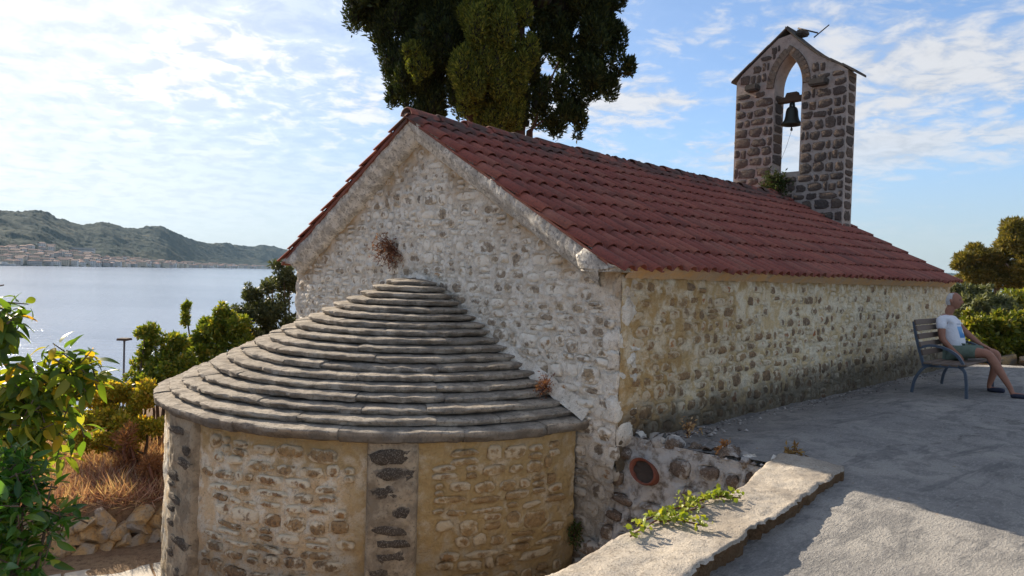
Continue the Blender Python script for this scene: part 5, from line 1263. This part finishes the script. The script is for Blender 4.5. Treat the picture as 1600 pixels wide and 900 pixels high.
# ------------------------------------------------------------------ bench and the seated man (church axes: s along the wall, -t away from it)
g = new_mat('blue grey painted iron'); n2 = g.noise(g.pos, 30, 4, .6)
mFrame = finish(g, g.mix(n2, (.05, .07, .10), (.08, .105, .14)), .5, n2, .2, .004, spec=.4)
g = new_mat('weathered slat'); n2 = g.noise(g.vscale(church_axes(g), (3, 40, 40)), 2, 5, .6); rnd = g.n('ShaderNodeObjectInfo').outputs['Random']
mSlat = finish(g, g.mix(n2, (.15, .105, .075), g.mix(rnd, (.10, .075, .06), (.20, .16, .13))), .75, n2, .4, .004)
bench = empty('bench', Wp(5.6, -.84, 0), TH, label='blue grey iron bench with wooden slats standing by the church wall', cat='bench')
def bl(s, t, z): return Vector((s-5.6, t+.84, z))
BS0, BS1 = 5.6, 6.98
def spline(pts, n=20):
    P = [np.array(p, float) for p in pts]; P = [2*P[0]-P[1]] + P + [2*P[-1]-P[-2]]; out = []
    for i in range(1, len(P)-2):
        for k in range(n//(len(pts)-1)+1):
            f = k/(n//(len(pts)-1)+1); a, b, c, d = P[i-1:i+3]
            out.append(.5*((2*b) + (-a+c)*f + (2*a-5*b+4*c-d)*f*f + (-a+3*b-3*c+d)*f**3))
    out.append(P[-2]); return out
def bar(path_tz, s, w=.018, d=.034):
    """flat iron bar in the plane of the end frame"""
    pts = spline(path_tz, 20); V, Fc = [], []
    for i, p in enumerate(pts):
        q = pts[min(i+1, len(pts)-1)] - pts[max(i-1, 0)]; q = q/np.linalg.norm(q); nn = np.array([-q[1], q[0]])
        for a, b in ((-1, -1), (1, -1), (1, 1), (-1, 1)): pt = p + nn*b*d/2; V.append(bl(s + a*w, pt[0], pt[1]))
    for i in range(len(pts)-1):
        for k in range(4): k2 = (k+1) % 4; Fc.append((i*4+k, i*4+k2, i*4+4+k2, i*4+4+k))
    m = len(pts)-1; Fc += [(3, 2, 1, 0), (m*4, m*4+1, m*4+2, m*4+3)]
    return V, Fc
def bars(nm, lst, s):
    V, Fc = [], []
    for p in lst:
        v, f = bar(p, s); o = len(V); V += v; Fc += [tuple(i+o for i in q) for q in f]
    me = mesh_py(nm, V, Fc, mFrame, False); return me
for s in (BS0, BS1):
    link('leg', bars('rear leg', [[(-.84, 0), (-.865, .16), (-.93, .30), (-1.02, .385), (-1.16, .41)]], s), bench)
    link('leg', bars('front leg', [[(-1.505, 0), (-1.495, .22), (-1.47, .36), (-1.40, .425)]], s), bench)
    link('seat_rail', bars('seat rail', [[(-.955, .395), (-1.2, .405), (-1.46, .425)]], s), bench)
    link('back_post', bars('back post', [[(-.975, .40), (-.915, .60), (-.865, .80), (-.83, .995)]], s), bench)
    link('armrest', bars('armrest', [[(-.905, .63), (-1.05, .675), (-1.22, .655), (-1.38, .565), (-1.47, .42)]], s), bench)
for t, z, tilt in [(-1.02, .432, 0), (-1.13, .428, 0), (-1.24, .428, 0), (-1.35, .432, 0), (-1.455, .445, -.1)]:
    bm = bmesh.new(); add_box(bm, (0, 0, 0), (BS1-BS0+.06, .088, .028)); bmesh.ops.bevel(bm, geom=bm.edges[:], offset=.006, segments=1, affect='EDGES')
    link('seat_slat', bm_mesh('seat_slat', bm, mSlat), bench, Matrix.Translation(bl((BS0+BS1)/2, t, z)) @ Matrix.Rotation(tilt, 4, 'X'))
for t, z in [(-.945, .57), (-.915, .68), (-.888, .79), (-.862, .90), (-.842, .985)]:
    bm = bmesh.new(); add_box(bm, (0, 0, 0), (BS1-BS0+.06, .024, .075)); bmesh.ops.bevel(bm, geom=bm.edges[:], offset=.006, segments=1, affect='EDGES')
    link('back_slat', bm_mesh('back_slat', bm, mSlat), bench, Matrix.Translation(bl((BS0+BS1)/2, t-.012, z)) @ Matrix.Rotation(-.24, 4, 'X'))

man = empty('person', Wp(6.45, -1.12, 0), TH, label='bald man in white printed t-shirt and green shorts sitting on the bench', cat='person')
def ml(s, t, z): return Vector((s-6.45, t+1.12, z))
def skin_obj(nm, pts, edges, mat, parent, root, sub=2):
    names = list(pts); me = bpy.data.meshes.new(nm); me.from_pydata([ml(*pts[k][:3]) for k in names], [(names.index(a), names.index(b)) for a, b in edges], [])
    o = bpy.data.objects.new(nm, me); COL.objects.link(o); sk = o.modifiers.new('skin', 'SKIN'); sk.use_smooth_shade = True; sk.branch_smoothing = .3
    for i, k in enumerate(names):
        r = pts[k][3]; r2 = pts[k][4] if len(pts[k]) > 4 else r; v = me.skin_vertices[0].data[i]; v.radius = (r, r2); v.use_root = (k == root)
    sm = o.modifiers.new('sub', 'SUBSURF'); sm.levels = sm.render_levels = sub
    bpy.context.view_layer.update(); dg = bpy.context.evaluated_depsgraph_get()
    m2 = bpy.data.meshes.new_from_object(o.evaluated_get(dg)); bpy.data.objects.remove(o); m2.name = nm
    m2.materials.clear(); m2.materials.append(mat); m2.polygons.foreach_set('use_smooth', [True]*len(m2.polygons))
    return link(nm, m2, parent)
g = new_mat('tanned skin'); n2 = g.noise(g.pos, 25, 4, .6); mSkin = finish(g, g.mix(n2, (.26, .12, .075), (.36, .17, .11)), .62, n2, .15, .003, spec=.35)
P = {'pel': (6.45, -1.10, .54, .115), 'bel': (6.45, -1.115, .68, .140), 'che': (6.45, -1.05, .88, .142), 'upc': (6.46, -1.01, 1.00, .122), 'nek': (6.46, -1.02, 1.10, .068), 'nk2': (6.465, -1.05, 1.165, .062),
     'hd1': (6.47, -1.075, 1.235, .062), 'hd2': (6.47, -1.075, 1.30, .060),
     'shR': (6.28, -.985, 1.015, .066), 'elR': (6.225, -1.02, .735, .048), 'wrR': (6.235, -1.20, .555, .029), 'haR': (6.24, -1.255, .515, .032),
     'shL': (6.64, -1.02, 1.015, .066), 'elL': (6.74, -1.235, .785, .048), 'wrL': (6.67, -1.40, .675, .029), 'haL': (6.655, -1.455, .655, .032),
     'hpR': (6.35, -1.13, .545, .092), 'thR': (6.325, -1.37, .575, .088), 'knR': (6.305, -1.585, .575, .066), 'caR': (6.305, -1.69, .40, .064), 'anR': (6.30, -1.86, .12, .035), 'heR': (6.295, -1.875, .055, .036), 'toR': (6.27, -2.045, .045, .032),
     'hpL': (6.56, -1.13, .545, .092), 'thL': (6.625, -1.38, .575, .088), 'knL': (6.68, -1.605, .565, .066), 'caL': (6.685, -1.59, .36, .063), 'anL': (6.69, -1.525, .11, .035), 'heL': (6.69, -1.515, .05, .036), 'toL': (6.70, -1.70, .042, .032)}
E = [('pel', 'bel'), ('bel', 'che'), ('che', 'upc'), ('upc', 'nek'), ('nek', 'nk2'), ('nk2', 'hd1'), ('hd1', 'hd2'),
     ('upc', 'shR'), ('shR', 'elR'), ('elR', 'wrR'), ('wrR', 'haR'), ('upc', 'shL'), ('shL', 'elL'), ('elL', 'wrL'), ('wrL', 'haL'),
     ('pel', 'hpR'), ('hpR', 'thR'), ('thR', 'knR'), ('knR', 'caR'), ('caR', 'anR'), ('anR', 'heR'), ('heR', 'toR'), ('pel', 'hpL'), ('hpL', 'thL'), ('thL', 'knL'), ('knL', 'caL'), ('caL', 'anL'), ('anL', 'heL'), ('heL', 'toL')]
for hnd, fw, sgn in (('haR', (0.0, -.62, -.78), 1), ('haL', (-.25, -.93, -.28), -1)):
    h = Vector(P[hnd][:3]); f = Vector(fw).normalized(); sd = Vector((1, 0, 0)) - f*f.x; sd.normalize(); dn = f.cross(sd) if sgn > 0 else f.cross(sd)
    dn = dn if dn.z < 0 else -dn
    for i, (off, ln) in enumerate(((-.030, .066), (-.010, .076), (.011, .072), (.030, .056))):
        a = h + f*.035 + sd*off; b = a + f*ln*.5 + dn*.004; c = b + f*ln*.4 + dn*ln*.28
        for q, p, r in ((f'{hnd}{i}a', a, .0095), (f'{hnd}{i}b', b, .0088), (f'{hnd}{i}c', c, .0075)): P[q] = (*p, r)
        E += [(hnd, f'{hnd}{i}a'), (f'{hnd}{i}a', f'{hnd}{i}b'), (f'{hnd}{i}b', f'{hnd}{i}c')]
    a = h + sd*.034*sgn - f*.005; b = a + sd*.022*sgn + f*.032; c = b + f*.026
    for q, p, r in ((hnd+'ta', a, .012), (hnd+'tb', b, .0105), (hnd+'tc', c, .0085)): P[q] = (*p, r)
    E += [(hnd, hnd+'ta'), (hnd+'ta', hnd+'tb'), (hnd+'tb', hnd+'tc')]
body = skin_obj('body', P, E, mSkin, man, 'pel')
# head shaped on one closed surface and merged into the body mesh: face towards -y
HC = ml(6.472, -1.085, 1.290)
bm = bmesh.new(); bm.from_mesh(body.data); b2 = bmesh.new(); bmesh.ops.create_uvsphere(b2, u_segments=48, v_segments=34, radius=1)
def gs(d, c, w): return math.exp(-((d - Vector(c).normalized()).length/w)**2)
for v in b2.verts:
    d = v.co.normalized(); x, y, z = d.x*.079, d.y*.100, d.z*.124
    if d.z < 0: x *= 1 - .26*d.z*d.z; y = y*(1 - .10*d.z*d.z) - .012*d.z*d.z*(d.y < .3)
    p = Vector((x, y, z)); k = 0.0
    k += .026*gs(d, (0, -1, -.16), .17) + .010*gs(d, (0, -1, .05), .16)            # nose and bridge
    k += .008*gs(d, (0, -.9, .33), .30) + .010*gs(d, (0, -.75, -.78), .22)         # brow, chin
    k -= .012*gs(d, (.36, -.92, .14), .16) + .012*gs(d, (-.36, -.92, .14), .16)    # eye sockets
    k += .006*gs(d, (.5, -.8, -.18), .25) + .006*gs(d, (-.5, -.8, -.18), .25)      # cheekbones
    k += .005*gs(d, (0, -.88, -.45), .12) - .004*gs(d, (0, -.86, -.53), .06)       # lips
    v.co = p + d*k
for sx in (-1, 1):                                                                  # ears
    e = bmesh.ops.create_uvsphere(b2, u_segments=12, v_segments=10, radius=1)['verts']
    for v in e: v.co = Vector((v.co.x*.011 + sx*.085, v.co.y*.019 + .012 + .006*v.co.z, v.co.z*.032 - .002))
for v in b2.verts: v.co += HC
tmp = bpy.data.meshes.new('tmp'); b2.to_mesh(tmp); b2.free(); bm.from_mesh(tmp); bm.to_mesh(body.data); bm.free(); bpy.data.meshes.remove(tmp)
body.data.polygons.foreach_set('use_smooth', [True]*len(body.data.polygons))
g = new_mat('white printed cotton'); L = church_axes(g); s, t, z = g.sep(L); n1 = g.noise(L, 9, 3, .5); n2 = g.noise(L, 60, 3, .5)
def band(v, a, b): return g.math('MULTIPLY', g.map(v, a-.006, a+.006), g.map(v, b+.006, b-.006))
box_ = g.math('MULTIPLY', g.math('MULTIPLY', band(s, 6.355, 6.555), band(z, .765, .925)), g.map(t, -1.09, -1.11))
dd = g.math('SQRT', g.math('ADD', g.math('POWER', g.math('SUBTRACT', s, 6.475), 2), g.math('POWER', g.math('MULTIPLY', g.math('SUBTRACT', z, .855), 1.2), 2)))
pc = g.mix(g.map(z, .79, .90), (.10, .25, .50), (.20, .40, .64)); pc = g.mix(g.map(dd, .045, .035), pc, (.62, .68, .70))
strip = g.math('MULTIPLY', g.math('MULTIPLY', band(s, 6.37, 6.50), band(z, .945, .968)), g.map(t, -1.07, -1.09))
c = g.mix(n1, (.74, .75, .78), (.66, .67, .71)); c = g.mix(box_, c, pc); c = g.mix(g.math('MULTIPLY', strip, .7), c, (.30, .34, .42))
mShirt = finish(g, c, .9, g.math('ADD', g.math('MULTIPLY', n1, 2.0), g.math('MULTIPLY', n2, .2)), .5, .03, spec=.1)
SH = {'pel': (6.45, -1.10, .57, .136), 'bel': (6.45, -1.125, .68, .176), 'che': (6.45, -1.055, .88, .174), 'upc': (6.46, -1.01, 1.01, .142), 'nek': (6.46, -1.012, 1.085, .078),
      'shR': (6.285, -.985, 1.015, .080), 'slR': (6.245, -1.005, .86, .072), 'shL': (6.64, -1.02, 1.015, .080), 'slL': (6.69, -1.12, .90, .072)}
skin_obj('shirt', SH, [('pel', 'bel'), ('bel', 'che'), ('che', 'upc'), ('upc', 'nek'), ('upc', 'shR'), ('shR', 'slR'), ('upc', 'shL'), ('shL', 'slL')], mShirt, man, 'pel')
g = new_mat('green checked cotton'); L = church_axes(g); s, t, z = g.sep(L); n1 = g.noise(L, 14, 3, .5)
ck = g.n('ShaderNodeTexChecker', {'Vector': L, 'Scale': 22.0}).outputs['Fac']
mShort = finish(g, g.mix(n1, g.mix(g.math('MULTIPLY', ck, .35), (.10, .135, .10), (.19, .22, .18)), (.15, .19, .15)), .9, n1, .5, .02, spec=.1)
SO = {'pel': (6.45, -1.10, .545, .138), 'hpR': (6.35, -1.14, .55, .110), 'thR': (6.325, -1.37, .578, .098), 'enR': (6.315, -1.47, .578, .094), 'hpL': (6.56, -1.14, .55, .110), 'thL': (6.625, -1.38, .578, .098), 'enL': (6.645, -1.48, .575, .094)}
skin_obj('shorts', SO, [('pel', 'hpR'), ('hpR', 'thR'), ('thR', 'enR'), ('pel', 'hpL'), ('hpL', 'thL'), ('thL', 'enL')], mShort, man, 'pel')
mSlip = simple_mat('dark blue slipper', (.03, .035, .06), .7)
for a in ('R', 'L'):
    h, t_ = P['he'+a], P['to'+a]; pts = {'h': (h[0], h[1]+.02, .03, .046, .030), 'm': ((h[0]+t_[0])/2, (h[1]+t_[1])/2, .042, .052, .042), 't': (t_[0], t_[1]-.02, .036, .046, .036)}
    skin_obj('slipper', pts, [('h', 'm'), ('m', 't')], mSlip, man, 'm')
mHair = simple_mat('short grey hair', (.52, .51, .50), .9, scale=60)
# close-cropped fringe round the back and sides of the head
bm = bmesh.new(); bmesh.ops.create_uvsphere(bm, u_segments=28, v_segments=18, radius=1)
kill = [v for v in bm.verts if not (-.55 < v.co.z < .90 and v.co.y > .02 - .22*max(0, v.co.z))]
bmesh.ops.delete(bm, geom=kill, context='VERTS')
for v in bm.verts: v.co = Vector((v.co.x*.0815, v.co.y*.1035, v.co.z*.1265))*(1+.012*math.sin(v.co.x*400+v.co.z*700))
link('hair', bm_mesh('hair', bm, mHair, True), man, Matrix.Translation(ml(6.472, -1.0845, 1.291)))
mEye = simple_mat('eye', (.05, .035, .03), .3)
for sx in (-1, 1):
    bm = bmesh.new(); bmesh.ops.create_uvsphere(bm, u_segments=10, v_segments=8, radius=.012); link('eye', bm_mesh('eye', bm, mEye, True), man, Matrix.Translation(HC + Vector((sx*.0285, -.080, .016))))
